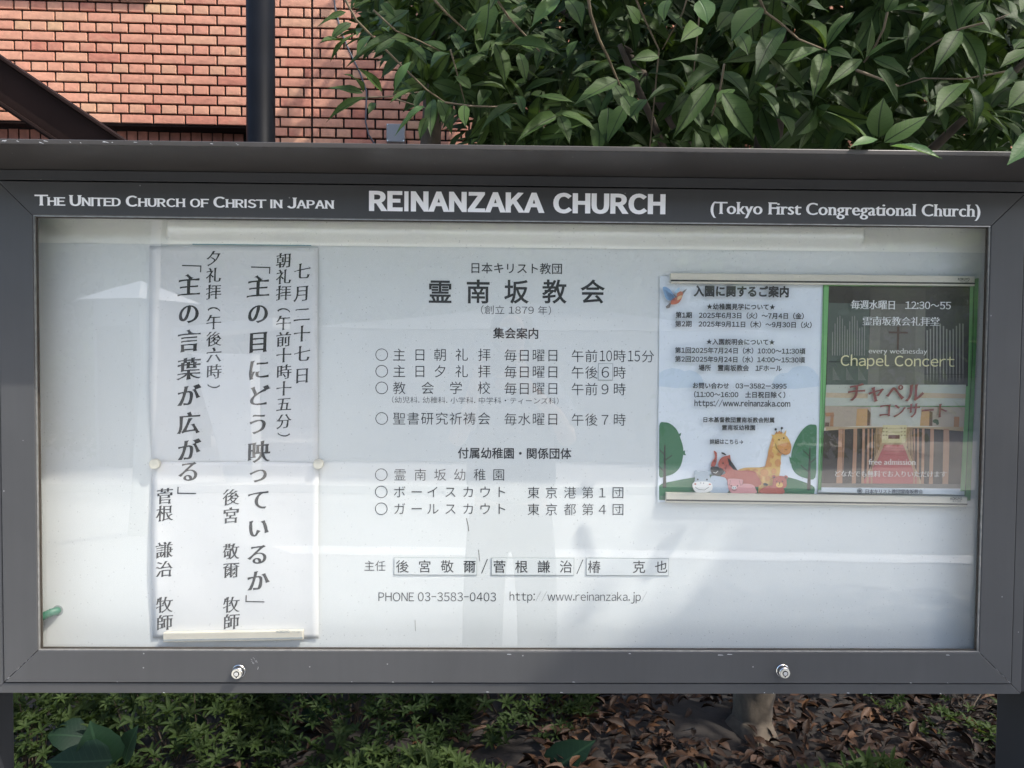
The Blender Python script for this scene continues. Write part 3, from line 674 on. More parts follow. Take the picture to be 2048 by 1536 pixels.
psheet('upper_sheet', pzm-.004, pzt, surf_u, -.0006); psheet('lower_sheet', pzb, pzm+.0015, surf_l, .0008)
def surf(x, z): return (surf_u(x, z) if z > pzm+.0015 else min(surf_l(x, z), surf_u(x, z) if z > pzm-.004 else 9))-.0005
K = ('brush', .018, -.010); KB = ('brush', .032, -.004)
def cola(text, x, ys, em, st=K): Print(YB-.004, surf).column(text, x, ys, em, st).build('lettering', M['inksoft'], pap)
cola('七月二十七日', 604.5, (543, 587, 629, 668, 708, 751), 34)
cola('朝礼拝（午前十時十五分）', 567.6, (521, 554, 586, 621, 646, 679, 711, 744, 777.6, 808.6, 843, 869), 31)
cola('主の目にどう映っているか', 517, (573.6, 627, 684, 739.5, 792, 848, 904, 946, 1000, 1056, 1109, 1161.5), 46, KB)
cola('夕礼拝（午後六時）', 427.5, (516.7, 550.7, 584, 619, 644.5, 678, 710, 743.6, 772), 31)
cola('主の言葉が広がる', 378, (571, 627, 682, 738, 792, 846.7, 900.7, 943.5), 46, KB)
for L_ in ([(503, 534), (539.5, 535)], [(539.5, 535), (539, 546.5)], [(365, 531), (401.5, 532)], [(401.5, 532), (401, 543.5)], [(492, 1203), (528, 1203.5)], [(492.5, 1191.5), (492, 1203)], [(355.5, 986.5), (391, 987)], [(356, 975), (355.5, 986.5)]):
    Print(YB-.004, surf).stroke(L_, 2.3).build('lettering', M['inksoft'], pap)
cola('後宮敬爾牧師', 462.7, (994.4, 1031, 1103, 1140, 1210, 1243.6), 34)
cola('菅根謙治牧師', 329.6, (992.7, 1026.7, 1100, 1138, 1209.6, 1245), 34)
# magnet bars and round magnets
def magbar(pxl, pyl, pxr, pyr, hpx, label, mark, depth=.009):
    Yb = YB-.0055
    a, b = at(pxl, pyl, Yb), at(pxr, pyr, Yb); k = (Yb-EYE.y)/FPX; h = hpx*k
    sl = (b.z-a.z)/(b.x-a.x)
    def blk(n_, za, zb, y0, y1, mt, par, bev=0):
        v = [(a.x, y, a.z+z) for y in (y0, y1) for z in (za, zb)]+[(b.x, y, b.z+z) for y in (y0, y1) for z in (za, zb)]
        f = [(0, 1, 3, 2), (4, 6, 7, 5), (0, 4, 5, 1), (2, 3, 7, 6), (0, 2, 6, 4), (1, 5, 7, 3)]
        m_ = MB().add(v, f); bm = m_.build(n_, M[mt], par, bevel=bev); return bm
    o = blk('magnet_bar', -h/2, h/2, Yb-depth, YB-.0045, 'magbar', None, .0012); tag(o, label, 'magnet bar', 'cream magnet bars holding the notices')
    blk('dark_stripe', -h*.33, -h*.17, Yb-depth-.0006, Yb-depth-.0001, 'darkstripe' if mark else 'plateedge', o)
    P_ = Print(Yb-depth-.0005); xr_, yr_ = pxr, pyr
    P_.line('KOKUYO', xr_-(28 if mark else 55), xr_-(5 if mark else 29), yr_-hpx*.23, 7 if mark else 6.5, ('n', .03, .03), base=.343)
    P_.line('マク-205' if mark else 'マク-202', xr_-(24 if mark else 24), xr_-(7 if mark else 8), yr_-hpx*(-.03 if mark else .2), 4.5, ('n', .01, .01))
    P_.build('lettering', M['plateedge' if not mark else 'ink'], o)
    return o
magbar(330, 1272, 608, 1267.5, 19, 'short cream magnet bar clamping the foot of the calligraphy paper', 0)
magbar(1339.5, 557, 1944, 563, 20, 'long cream magnet bar across the tops of the two posters', 1)
magbar(1330.5, 993.5, 1929, 1002, 20, 'long cream magnet bar across the bottoms of the two posters', 1)
for px, py, lb in ((309, 928, 'round cream magnet on the left edge of the calligraphy paper'), (636.5, 928, 'round cream magnet on the right edge of the calligraphy paper')):
    p = at(px, py, YB-.012)
    MB().lathe((p.x, YB-.0055, p.z), (0, -1, 0), [(0, .0098), (.0085, .0098), (.0098, .0088)], 32).build('round_magnet', M['magnet'], label=lb, cat='magnet', group='round magnets on the calligraphy paper')
# green flexible hose coming out of a hole in the board
p0 = at(116, 1221, YB); hs = MB(); pts = []; rad = []
for i in range(46):
    t = i/45; x = p0.x-.002-.075*t; pts.append((x, YB+.004-.012-.02*math.sin(t*2.2)*1.0, p0.z+.001-.004*math.sin(t*3.1)-.006*smooth(0, .3, t)+.004*t)); rad.append(.0072+.0008*(i % 2))
pts[0] = (p0.x, YB+.004, p0.z+.001); pts[1] = (p0.x-.001, YB-.005, p0.z)
hs.tube(pts, rad, 12); hs.smooth = True
hs.build('green_hose', M['hose'], label='short green ribbed hose poking out of a hole low in the white board', cat='hose')
MB().lathe((p0.x, YB-.0003, p0.z), (0, -1, 0), [(0, .0105), (.0003, .0105)], 24).build('cable_hole', M['plateedge'], board)

# ------------------------------------------------------------------ the two posters
def zk(x, y): return (1300+x/5.689, 530+y/5.689)       # coordinates read off enlargements of the two posters
def zk2(x, y): return (1300+x/5.689, 780+y/5.689)
def zc(x, y): return (1620+x/5.689, 530+y/5.689)
def zc2(x, y): return (1620+x/5.689, 780+y/5.689)
YQ = YB-.0030
def flatmat(c): 
    k = 'print_%03d_%03d_%03d' % tuple(int(v*255) for v in c)
    if k not in M: M[k] = plain(k, c, .42, spec=.45)
    return k
class Layers:
    """a printed sheet: each colour area is a flat shape a hair above the one below"""
    def __init__(s, root, Y, tf, step=.00016): s.r = root; s.Y = Y; s.n = 0; s.tf = tf; s.step = step
    def L(s, c, draw, name='printed_shape', kind=None):
        s.n += 1; p = Print(s.Y-s.step*s.n); p.tf = s.tf; draw(p); p.build(name, M[flatmat(c)], s.r, kind=kind); return s
def P_(tf, pts): return [tf(*q) for q in pts]
def sheet_quad(name, c4, Y, mat, parent=None, **kw):
    v = [at(x, y, Y) for x, y in c4]; v2 = [Vector((a.x, Y+.0003, a.z)) for a in v]
    return MB().add([tuple(a) for a in v]+[tuple(a) for a in v2], [(0, 3, 2, 1), (4, 5, 6, 7), (0, 1, 5, 4), (1, 2, 6, 5), (2, 3, 7, 6), (3, 0, 4, 7)]).build(name, M[mat], parent, **kw)
ka = at(1478, 780, YQ); kp = empty('kindergarten_poster', ka, 'pale blue kindergarten poster with cartoon giraffe, horse, hippo, pig and bear', 'poster')
M['kpaper'] = plain('poster_paper_blue', (.69, .74, .78), .45)
sheet_quad('poster_sheet', [zk(112, 125), zk(1975, 170), zk2(1905, 1190), zk2(85, 1280)], YQ, 'kpaper', kp)
l = Layers(kp, YQ, None)
cl_ = (.56, .65, .73)
l.L(cl_, lambda p: p.poly(P_(zk, [(106, 1230), (160, 1195), (250, 1172), (340, 1185), (390, 1208), (450, 1195), (520, 1215), (580, 1262), (612, 1340), (560, 1390), (300, 1400), (100, 1380)])))
l.L(cl_, lambda p: p.poly(P_(zk, [(1390, 1350), (1420, 1280), (1480, 1235), (1570, 1225), (1620, 1170), (1700, 1148), (1790, 1150), (1860, 1190), (1915, 1260), (1925, 1380), (1650, 1410), (1420, 1400)])))
gr_ = (.055, .17, .085); tk = (.045, .04, .035); red = (.42, .11, .08); yel = (.68, .43, .13); org = (.58, .27, .09); gry = (.38, .45, .50); pnk = (.62, .30, .30); blk = (.02, .02, .02); wht = (.72, .72, .70)
def smooth_loop(pts, n=4):
    o = []; k = len(pts)
    for i in range(k):
        a, b, c, d = pts[i-1], pts[i], pts[(i+1) % k], pts[(i+2) % k]
        for j in range(n):
            t = j/n; o.append(tuple(.5*((2*b[q])+(-a[q]+c[q])*t+(2*a[q]-5*b[q]+4*c[q]-d[q])*t*t+(-a[q]+3*b[q]-3*c[q]+d[q])*t**3) for q in (0, 1)))
    return o
def S(pts): return lambda p: p.poly(P_(zk2, [(min(1898, max(104, x)), y) for x, y in smooth_loop(pts)]))
def O(x, y, rx, ry, rot=0): return lambda p: p.oval(*zk2(x, y), rx/5.689, ry/5.689, 20, rot)
def T_(pts, w): return lambda p: p.stroke(P_(zk2, pts), w/5.689)
l.L(gr_, S([(98, 1090), (300, 1030), (560, 985), (700, 965), (1000, 960), (1300, 960), (1560, 990), (1760, 1050), (1868, 1105), (1868, 1185), (1868, 1250), (1000, 1250), (98, 1250)]))
l.L(gr_, S([(106, 400), (170, 368), (240, 390), (310, 460), (350, 560), (378, 660), (372, 780), (340, 880), (270, 950), (180, 980), (104, 975), (102, 700)]))
l.L(gr_, S([(1903, 430), (1850, 393), (1790, 405), (1720, 470), (1650, 590), (1610, 720), (1610, 860), (1660, 950), (1760, 1000), (1880, 995), (1892, 700)]))
l.L(gr_, lambda p: (p.poly(P_(zk2, [(330, 500), (355, 485), (350, 520), (330, 530)])), p.poly(P_(zk2, [(370, 700), (400, 685), (398, 720), (412, 742), (380, 740)])), p.poly(P_(zk2, [(1612, 780), (1585, 755), (1590, 800), (1600, 840), (1615, 830)]))))
l.L(tk, lambda p: (p.poly(P_(zk2, [(163, 625), (174, 625), (180, 900), (186, 1112), (146, 1112), (155, 900)])), p.stroke(P_(zk2, [(170, 800), (248, 745)]), 1.8), p.stroke(P_(zk2, [(160, 730), (108, 680)]), 1.8), p.stroke(P_(zk2, [(158, 925), (104, 870)]), 1.8),
                   p.poly(P_(zk2, [(1814, 655), (1826, 655), (1826, 900), (1828, 1138), (1786, 1138), (1800, 900)])), p.stroke(P_(zk2, [(1815, 755), (1748, 692)]), 1.8), p.stroke(P_(zk2, [(1826, 825), (1888, 775)]), 1.8), p.stroke(P_(zk2, [(1800, 930), (1718, 858)]), 1.8)))
# giraffe
l.L(yel, S([(1000, 915), (1080, 885), (1230, 880), (1320, 870), (1345, 700), (1385, 560), (1410, 510), (1480, 490), (1540, 510), (1590, 580), (1605, 660), (1570, 720), (1500, 735), (1488, 800), (1470, 980), (1400, 1100), (1260, 1165), (1230, 1160), (1230, 1000), (1050, 950)]))
l.L(yel, lambda p: (p.poly(P_(zk2, [(1375, 505), (1420, 515), (1405, 540)])), p.poly(P_(zk2, [(1515, 500), (1552, 452), (1545, 510)]))))
l.L(org, lambda p: (p.poly(P_(zk2, [(1395, 545), (1415, 560), (1375, 760), (1345, 880), (1230, 885), (1310, 868), (1340, 740)])), p.poly(P_(zk2, [(1420, 500), (1440, 470), (1450, 485), (1475, 462), (1485, 480), (1510, 480), (1500, 500)]))))
for q in ((1390, 745, 22, 38), (1455, 830, 36, 44), (1365, 850, 22, 28), (1410, 925, 30, 34), (1300, 940, 48, 44), (1200, 915, 32, 18), (1110, 908, 26, 10), (1340, 1005, 30, 30), (1470, 730, 30, 18), (1260, 1000, 20, 30)): l.L(org, O(*q))
l.L(org, S([(1450, 640), (1510, 610), (1590, 600), (1608, 650), (1590, 720), (1530, 738), (1480, 710)]))
l.L(blk, lambda p: (O(1430, 447, 14, 14)(p), O(1500, 434, 14, 14)(p), O(1468, 566, 9, 9)(p), O(1522, 547, 9, 9)(p), T_([(1430, 450), (1445, 490)], 5)(p), T_([(1498, 440), (1492, 480)], 5)(p), T_([(1425, 610), (1440, 660), (1480, 710), (1530, 737)], 4)(p), T_([(1537, 675), (1550, 683), (1558, 672)], 4)(p)))
# horse
l.L(red, S([(780, 870), (790, 800), (830, 760), (890, 745), (910, 740), (915, 765), (930, 830), (985, 910), (1100, 915), (1180, 925), (1240, 970), (1270, 1060), (1240, 1090), (1200, 1100), (880, 1060), (800, 985), (860, 940)]))
l.L(red, S([(725, 690), (760, 715), (762, 780), (755, 830), (735, 868), (695, 870), (705, 820), (738, 770), (735, 735)]))
l.L(blk, lambda p: (S([(692, 880), (740, 870), (800, 885), (838, 912), (830, 950), (790, 978), (730, 970), (695, 935)])(p), p.poly(P_(zk2, [(880, 770), (910, 790), (960, 860), (998, 915), (950, 905), (900, 850)])), p.poly(P_(zk2, [(815, 706), (845, 715), (872, 742), (855, 742), (812, 722)])), O(1315, 1075, 32, 15, .2)(p)))
l.L(blk, lambda p: (O(831, 832, 9, 9)(p), O(738, 808, 8, 9)(p), T_([(870, 850), (860, 900), (838, 925)], 4)(p)))
l.L(wht, T_([(725, 940), (750, 945), (770, 925)], 7))
l.L(org, T_([(1215, 955), (1250, 1000), (1265, 1040), (1285, 1070)], 12))
# hippo, pig, bear
l.L((.40, .47, .54), S([(690, 990), (780, 982), (860, 1005), (885, 1080), (880, 1168), (690, 1170)]))
l.L(gry, S([(510, 1030), (520, 950), (560, 930), (640, 930), (672, 950), (690, 1050), (700, 1080), (500, 1080)]))
l.L(gry, lambda p: (O(522, 938, 22, 24)(p), O(672, 935, 20, 22)(p)))
l.L(wht, S([(482, 1090), (500, 1050), (560, 1042), (640, 1042), (700, 1060), (712, 1110), (690, 1150), (600, 1172), (520, 1160)]))
l.L(blk, lambda p: (O(543, 1018, 10, 10)(p), O(648, 1020, 10, 10)(p), O(577, 1058, 5, 6)(p), O(610, 1060, 5, 6)(p), T_([(515, 1105), (550, 1130), (620, 1138), (670, 1105)], 4)(p)))
l.L(red, lambda p: (O(515, 1070, 12, 9)(p), O(680, 1073, 12, 9)(p)))
l.L(pnk, S([(990, 1090), (1080, 1065), (1170, 1080), (1205, 1130), (1200, 1175), (1000, 1175)]))
l.L(pnk, S([(885, 1080), (880, 1020), (920, 1008), (1010, 1012), (1060, 1025), (1050, 1080), (1040, 1130), (1010, 1170), (930, 1170), (895, 1130)]))
l.L(blk, lambda p: (O(924, 1090, 7, 8)(p), O(996, 1090, 7, 8)(p), T_([(935, 1135), (962, 1148), (985, 1132)], 4)(p), T_([(885, 1020), (880, 1075), (905, 1085), (915, 1030)], 3)(p), T_([(1015, 1030), (1030, 1085), (1055, 1075), (1058, 1030)], 3)(p)))
l.L(wht, O(958, 1112, 28, 18)); l.L(blk, lambda p: (O(947, 1112, 5, 7)(p), O(970, 1112, 5, 7)(p)))
l.L(red, S([(1255, 1170), (1290, 1110), (1400, 1085), (1500, 1100), (1515, 1180)]))
l.L(red, lambda p: (S([(1395, 1090), (1400, 1010), (1430, 985), (1500, 978), (1545, 1000), (1555, 1070), (1540, 1110), (1470, 1125), (1410, 1112)])(p), O(1408, 988, 24, 22)(p), O(1546, 993, 22, 22)(p)))
l.L(yel, O(1474, 1080, 40, 30)); l.L(blk, lambda p: (O(1443, 1040, 7, 8)(p), O(1508, 1040, 7, 8)(p), O(1474, 1058, 9, 7)(p), T_([(1474, 1064), (1474, 1078), (1460, 1086)], 4)(p), O(1410, 992, 10, 10)(p), O(1546, 998, 9, 10)(p)))
# bird at the top corner
def SK(pts): return lambda p: p.poly(P_(zk, smooth_loop(pts, 3)))
l.L((.22, .36, .55), SK([(145, 258), (180, 250), (230, 280), (262, 325), (315, 360), (300, 385), (240, 405), (190, 390), (165, 340)]))
l.L((.40, .58, .72), SK([(280, 305), (330, 255), (335, 285), (300, 320)]))
l.L((.50, .16, .10), SK([(245, 400), (300, 355), (310, 325), (345, 300), (378, 315), (372, 345), (350, 400), (310, 440), (235, 448)]))
l.L((.66, .48, .28), SK([(320, 360), (365, 345), (350, 380), (310, 400)]))
l.L((.20, .17, .16), lambda p: (p.poly(P_(zk, [(240, 440), (222, 490), (190, 495), (178, 475), (225, 430)])), p.poly(P_(zk, [(368, 302), (425, 265), (376, 335)])), p.poly(P_(zk, [(260, 325), (315, 362), (290, 375)])), p.oval(*zk(345, 320), .9, .9, 10)))
for i in range(7): l.L((.03, .05, .10), lambda p: p.stroke(P_(zk, [(165+i*9, 285+i*19), (262+i*4, 345+i*9)]), .55), kind='stuff')
txk = Print(YQ-l.step*(l.n+2))
def kl(text, x0, x1, y, em, st=BX, f=zk): a = f(x0, y); b = f(x1, y); txk.line(text, a[0], b[0], a[1], em/5.689, st)
kl('入園に関するご案内', 495, 1580, 300, 128, ('n', .045, .045)); kl('★幼稚園見学について★', 645, 1425, 475, 72)
kl('第1期　2025年6月3日（火）～7月4日（金）', 290, 1750, 575, 72); kl('第2期　2025年9月11日（木）～9月30日（火）', 285, 1840, 675, 72)
kl('★入園説明会について★', 640, 1420, 875, 72); kl('第1回2025年7月24日（木）10:00～11:30頃', 283, 1770, 975, 72); kl('第2回2025年9月24日（水）14:00～15:30頃', 283, 1765, 1075, 72)
kl('場所　霊南坂教会　1Fホール', 552, 1500, 1172, 75); kl('お問い合わせ　03ー3582ー3995', 487, 1555, 1375, 72); kl('（11:00~16:00　土日祝日除く）', 500, 1540, 1475, 74)
kl('https://www.reinanzaka.com', 505, 1597, 152, 86, BX, zk2); kl('日本基督教団霊南坂教会附属', 608, 1415, 340, 64, BX, zk2); kl('霊南坂幼稚園', 818, 1197, 428, 64, BX, zk2); kl('詳細はこちら→', 680, 1060, 588, 62, BX, zk2)
txk.build('lettering', M['ink'], kp, kind='stuff')

# chapel concert poster
M['green'] = plain('poster_green', (.17, .42, .15), .5)
cq = at(1795, 780, YQ-.002); YC = YQ-.0022
cp = empty('concert_poster', cq, 'green edged chapel concert poster with a photo of pews, organ pipes and red aisle carpet', 'poster')
M['greenpaper'] = plain('rear_sheet_green', (.10, .30, .09), .6, var=.15, vscale=60)
sheet_quad('backing_sheet', [(1934, 560), (1957.5, 556), (1941, 1001), (1920, 1001)], YC+.0008, 'greenpaper', cp)
sheet_quad('poster_sheet', [zc(150, 225), zc(1858, 225), zc2(1762, 1215), zc2(88, 1170)], YC, 'green', cp)
def CQ(pts): return lambda p: p.poly(P_(zc, pts))
def C2(pts): return lambda p: p.poly(P_(zc2, pts))
q = Layers(cp, YC, None)
q.L((.62, .66, .66), C2([(98, 1135), (1755, 1150), (1760, 1215), (86, 1172)]))
q.L((.02, .02, .02), lambda p: p.stroke([zc(156, 232), zc(150, 1000), zc2(130, 700), zc2(86, 1165)], .6).stroke([zc2(86, 1172), zc2(1760, 1200)], 1.0).stroke([zc(1866, 250), zc(1850, 1000), zc2(1765, 1190)], 1.2))
# picture, top: dark gallery wall and organ
q.L((.035, .030, .022), CQ([(215, 240), (1820, 245), (1795, 1380), (180, 1370)]))
q.L((.085, .105, .085), CQ([(212, 430), (680, 440), (660, 1365), (190, 1365)]))
q.L((.060, .060, .055), CQ([(1310, 460), (1815, 465), (1785, 1370), (1300, 1365)]))
q.L((.16, .155, .13), CQ([(690, 440), (1315, 445), (1300, 1375), (655, 1375)]))
q.L((.13, .125, .105), CQ([(810, 445), (1205, 448), (1190, 1375), (780, 1375)]))
q.L((.055, .05, .035), CQ([(690, 265), (1315, 270), (1315, 445), (690, 440)]))
def pipes(p):
    for i in range(14): x = 252+i*28; h = 760-190*abs(math.sin(i*.55)); p.poly(P_(zc, [(x, h), (x+10, h+8), (x+8, 1030), (x-2, 1030)]))
    for g0 in (262, 412, 552):
        for i in range(7): p.poly(P_(zc, [(g0+i*13, 1165+i*22), (g0+i*13+4, 1170+i*22), (g0+i*13+3, 1310), (g0+i*13-2, 1310)]))
    for i in range(12):
        x = 1325+i*37; h = 700+40*math.cos(i*.9); p.poly(P_(zc, [(x, h), (x+17, h+4), (x+14, 1225), (x+8, 1345), (x+3, 1225)]))
q.L((.25, .25, .22), pipes, 'organ_pipes', 'stuff')
q.L((.02, .02, .018), lambda p: p.stroke([zc(1300, 1240), zc(1740, 1245)], .9).stroke([zc(215, 1100), zc(660, 1100)], .9))
q.L((.085, .05, .035), CQ([(990, 700), (1018, 700), (1006, 1010), (990, 1010)])); q.L((.085, .05, .036), CQ([(897, 756), (1115, 759), (1114, 780), (897, 777)]))
# picture, lower half: pale chancel, pews, carpet
q.L((.42, .44, .37), CQ([(186, 1362), (1775, 1366), (1760, 1540), (175, 1540)]))
q.L((.42, .44, .37), C2([(186, -60), (1775, -60), (1765, 180), (172, 180)]))
q.L((.45, .36, .24), C2([(184, 30), (660, 40), (655, 95), (180, 85)])); q.L((.46, .36, .24), C2([(1250, 30), (1772, 45), (1768, 95), (1250, 90)]))
q.L((.36, .30, .23), C2([(172, 180), (700, 190), (700, 430), (165, 430)])); q.L((.37, .31, .24), C2([(1270, 190), (1765, 195), (1750, 440), (1250, 430)]))
q.L((.44, .44, .38), C2([(690, 190), (1270, 190), (1250, 430), (700, 430)]))
q.L((.45, .27, .12), lambda p: (C2([(535, 215), (660, 210), (650, 410), (522, 410)])(p), C2([(1270, 215), (1362, 240), (1355, 410), (1250, 405)])(p)))
q.L((.12, .07, .04), lambda p: (C2([(655, 215), (690, 260), (680, 405), (650, 405)])(p), C2([(1360, 240), (1395, 250), (1392, 410), (1356, 410)])(p), C2([(175, 370), (220, 370), (215, 415), (170, 415)])(p)))
q.L((.35, .18, .09), lambda p: (C2([(172, 260), (270, 255), (275, 300), (180, 300)])(p), C2([(235, 290), (270, 290), (265, 415), (225, 415)])(p), C2([(1640, 305), (1700, 305), (1695, 430), (1635, 430)])(p)))
q.L((.06, .10, .05), lambda p: (p.oval(*zc2(1430, 355), 6, 4), p.oval(*zc2(1450, 375), 3, 4)))
q.L((.55, .50, .40), C2([(160, 430), (500, 412), (900, 405), (1400, 410), (1748, 440), (1748, 470), (1400, 440), (820, 420), (400, 440), (160, 470)]))
q.L((.40, .30, .18), C2([(180, 420), (1745, 420), (1712, 1118), (130, 1108)]))
q.L((.045, .035, .028), C2([(158, 465), (500, 440), (830, 430), (800, 640), (600, 1060), (560, 1115), (130, 1105)]))
q.L((.045, .035, .028), C2([(1110, 430), (1350, 440), (1745, 470), (1710, 1120), (1300, 1118), (1270, 1050), (1100, 650)]))
q.L((.55, .48, .27), C2([(830, 400), (1100, 400), (1085, 600), (815, 600)])); q.L((.13, .05, .035), C2([(892, 512), (1022, 512), (1020, 555), (890, 555)]))
q.L((.30, .24, .12), lambda p: [p.stroke([zc2(890, y), zc2(1022, y)], .7) for y in (440, 480)] + [p.oval(*zc2(x, y), 2.3, 1.6, 8) for x in (838, 872, 1042, 1078) for y in (435, 475, 515)])
q.L((.38, .10, .09), C2([(845, 622), (1060, 622), (1130, 800), (1260, 1117), (560, 1112), (770, 790)]))
q.L((.28, .07, .06), lambda p: [p.poly(P_(zc2, [(835, y), (1075, y+8), (1080, y+16), (830, y+8)])) for y in (655, 690, 730)], kind='stuff')
def pew(p, xs, wd, sgn):
    for x, w_, x2 in xs: p.poly(P_(zc2, [(x, 440), (x+w_, 440), (x+w_*1.15+x2*.5, 620), (x+w_+x2, 1105), (x+x2-4, 1105), (x-3, 620)]))
q.L((.36, .20, .12), lambda p: (pew(p, [(325, 70, -25), (495, 42, -18), (597, 28, -12), (655, 22, -10), (700, 18, -8)], 0, 1), pew(p, [(1520, 62, -10), (1370, 40, -15), (1275, 28, -8), (1220, 20, -4), (1178, 17, 0)], 0, -1)), 'printed_shape', 'stuff')
q.L((.46, .29, .15), lambda p: [p.poly(P_(zc2, [(x, 430), (x+9, 430), (x+7, b), (x-1, b)])) for x, b in ((735, 850), (752, 820), (768, 780), (783, 730), (797, 690), (811, 640), (1100, 640), (1114, 700), (1130, 760), (1146, 800), (1160, 850))], 'printed_shape', 'stuff')
q.L((.02, .016, .014), lambda p: [p.stroke(P_(zc2, a), .9) for a in ([(375, 450), (372, 1100)], [(590, 450), (575, 1100)], [(740, 430), (700, 900)], [(1500, 450), (1480, 1100)], [(1160, 430), (1200, 900)])], kind='stuff')
# hazy foot of the picture
q.L((.16, .145, .12), C2([(132, 1060), (1715, 1072), (1712, 1128), (130, 1112)]))
q.L((.62, .66, .68), C2([(130, 1108), (1712, 1122), (1708, 1192), (127, 1160)]))
def ct(text, x0, x1, y, em, st, f, c, nm='lettering'):
    q.n += 1; p = Print(YC-q.step*q.n); a = f(x0, y); b = f(x1, y); p.line(text, a[0], b[0], a[1], em/5.689, st); p.build(nm, M[flatmat(c)], cp, kind='stuff')
wt = (.80, .81, .78); SR = ('serif', .012, -.012); mrn = (.20, .055, .05)
ct('毎週水曜日　12:30~55', 462, 1605, 455, 112, ('serif', .014, -.002), zc, wt); ct('霊南坂教会礼拝堂', 597, 1478, 640, 110, SR, zc, wt)
ct('every wednesday', 668, 1335, 975, 88, ('humanist', .004, -.012), zc, (.62, .62, .56)); ct('Chapel Concert', 350, 1645, 1090, 160, ('n', .004, .004), zc, (.66, .62, .36))
ct('チャペル', 432, 1300, 1450, 232, ('brush', .030, .004), zc, mrn); ct('コンサート', 792, 1560, 232, 185, ('brush', .030, .004), zc2, mrn)
ct('free admission', 665, 1205, 815, 92, ('humanist', .004, -.010), zc2, (.66, .63, .58)); ct('どなたでも無料でお入りいただけます', 285, 1555, 955, 78, SR, zc2, (.60, .57, .52))
ct('日本キリスト教団霊南坂教会', 630, 1285, 1155, 54, ('serif', .016, 0), zc2, (.04, .045, .06))
q.L((.10, .12, .14), lambda p: p.ring(*zc2(566, 1148), 5.4, 1.3)); q.L((.10, .12, .14), lambda p: p.oval(*zc2(566, 1148), 3.2, 3.2).stroke([zc2(545, 1148), zc2(587, 1148)], .6).stroke([zc2(566, 1127), zc2(566, 1169)], .6))

# ------------------------------------------------------------------ brick building behind
WA = R(-1.55)                               # the wall is turned a little: its right end is farther off
W0 = at(489, 253.6, 3.92)                   # joint above the lowest course left of the pole
WX = Vector((math.cos(WA), -math.sin(WA), 0)); WN = Vector((math.sin(WA), math.cos(WA), 0))
def wuv(px, py, back=0):
    """wall coordinates (along, up) of the wall point seen at a pixel"""
    d = CF + CR*((px-1024)/FPX) - CU*((py-768)/FPX); o = W0 + WN*back
    t = (o-EYE).dot(WN)/d.dot(WN); p = EYE+d*t-W0; return p.dot(WX), p.z
RP = (wuv(489, 0)[1])/((253.6+.2)/19.96)    # course height
u624 = wuv(624.3, 150)[0]; ua, ub = wuv(46, 10)[0], wuv(435, 20)[0]; SP = (ub-ua)/6
MR = Matrix(((WX.x, WN.x, 0, W0.x), (WX.y, WN.y, 0, W0.y), (0, 0, 1, W0.z), (0, 0, 0, 1)))
bw = empty('brick_building', W0, 'salmon red brick building with dark recessed joints behind the notice board', 'building')
bw.rotation_euler = (0, 0, -WA)
def wput(mb, name, mat, **kw):
    o = bpy.data.objects.new(name, mb.mesh(name, M[mat])); col.objects.link(o); o.parent = bw; return tag(o, None, None, None, kw.get('kind'))
J = .0138; DP = .010
def brick_mesh(wd, hg, seed):
    r = random.Random(seed); m = MB(); c = .0028; y0 = 0
    x0, x1, z0, z1 = -wd/2, wd/2, -hg/2, hg/2
    f = [(x0+c, -.0105+r.uniform(-.001, .001), z0+c), (x1-c, -.0105+r.uniform(-.001, .001), z0+c), (x1-c, -.0105+r.uniform(-.001, .001), z1-c), (x0+c, -.0105+r.uniform(-.001, .001), z1-c), (0, -.0118, 0)]
    g = [(x0, -.0085, z0), (x1, -.0085, z0), (x1, -.0085, z1), (x0, -.0085, z1)]; h = [(x0, .004, z0), (x1, .004, z0), (x1, .004, z1), (x0, .004, z1)]
    m.add(f+g+h, [(0, 1, 4), (1, 2, 4), (2, 3, 4), (3, 0, 4)] + [(5+i, 5+(i+1) % 4, (i+1) % 4, i) for i in range(4)] + [(9+i, 9+(i+1) % 4, 5+(i+1) % 4, 5+i) for i in range(4)])
    return m
meshes = {}
def place(kind_w, u, v, parts, stuff, vis, h=None, name='brick'):
    h = h or RP-J
    key = (round(kind_w, 4), round(h, 4), rnd.randrange(3))
    if vis:
        if key not in meshes: meshes[key] = brick_mesh(kind_w, h, hash(key) & 255).mesh('brick', M['brick'])
        o = bpy.data.objects.new(name, meshes[key]); col.objects.link(o); o.parent = bw; o.location = (u, -.006+rnd.uniform(-.0012, .0012), v); parts.append(o)
    else:
        mb = brick_mesh(kind_w, h, key[2]); b = len(stuff.v); stuff.add([(a+u, y_, c+v) for a, y_, c in mb.v], mb.f)
parts, rest = [], MB()
u_l, u_r = wuv(-260, 100)[0], wuv(2250, 100)[0]
def visible(u, v):
    p = W0 + WX*u + Vector((0, 0, v)); d = p-EYE; z = d.dot(CF); x = 1024+FPX*d.dot(CR)/z; y = 768-FPX*d.dot(CU)/z
    if x < -10 or x > 872 or y < -12 or y > 300: return False
    return not (494 < x < 545) and not (y > 122+.68*x + 8)
upole = wuv(522, 150)[0]
nrow_top = 20
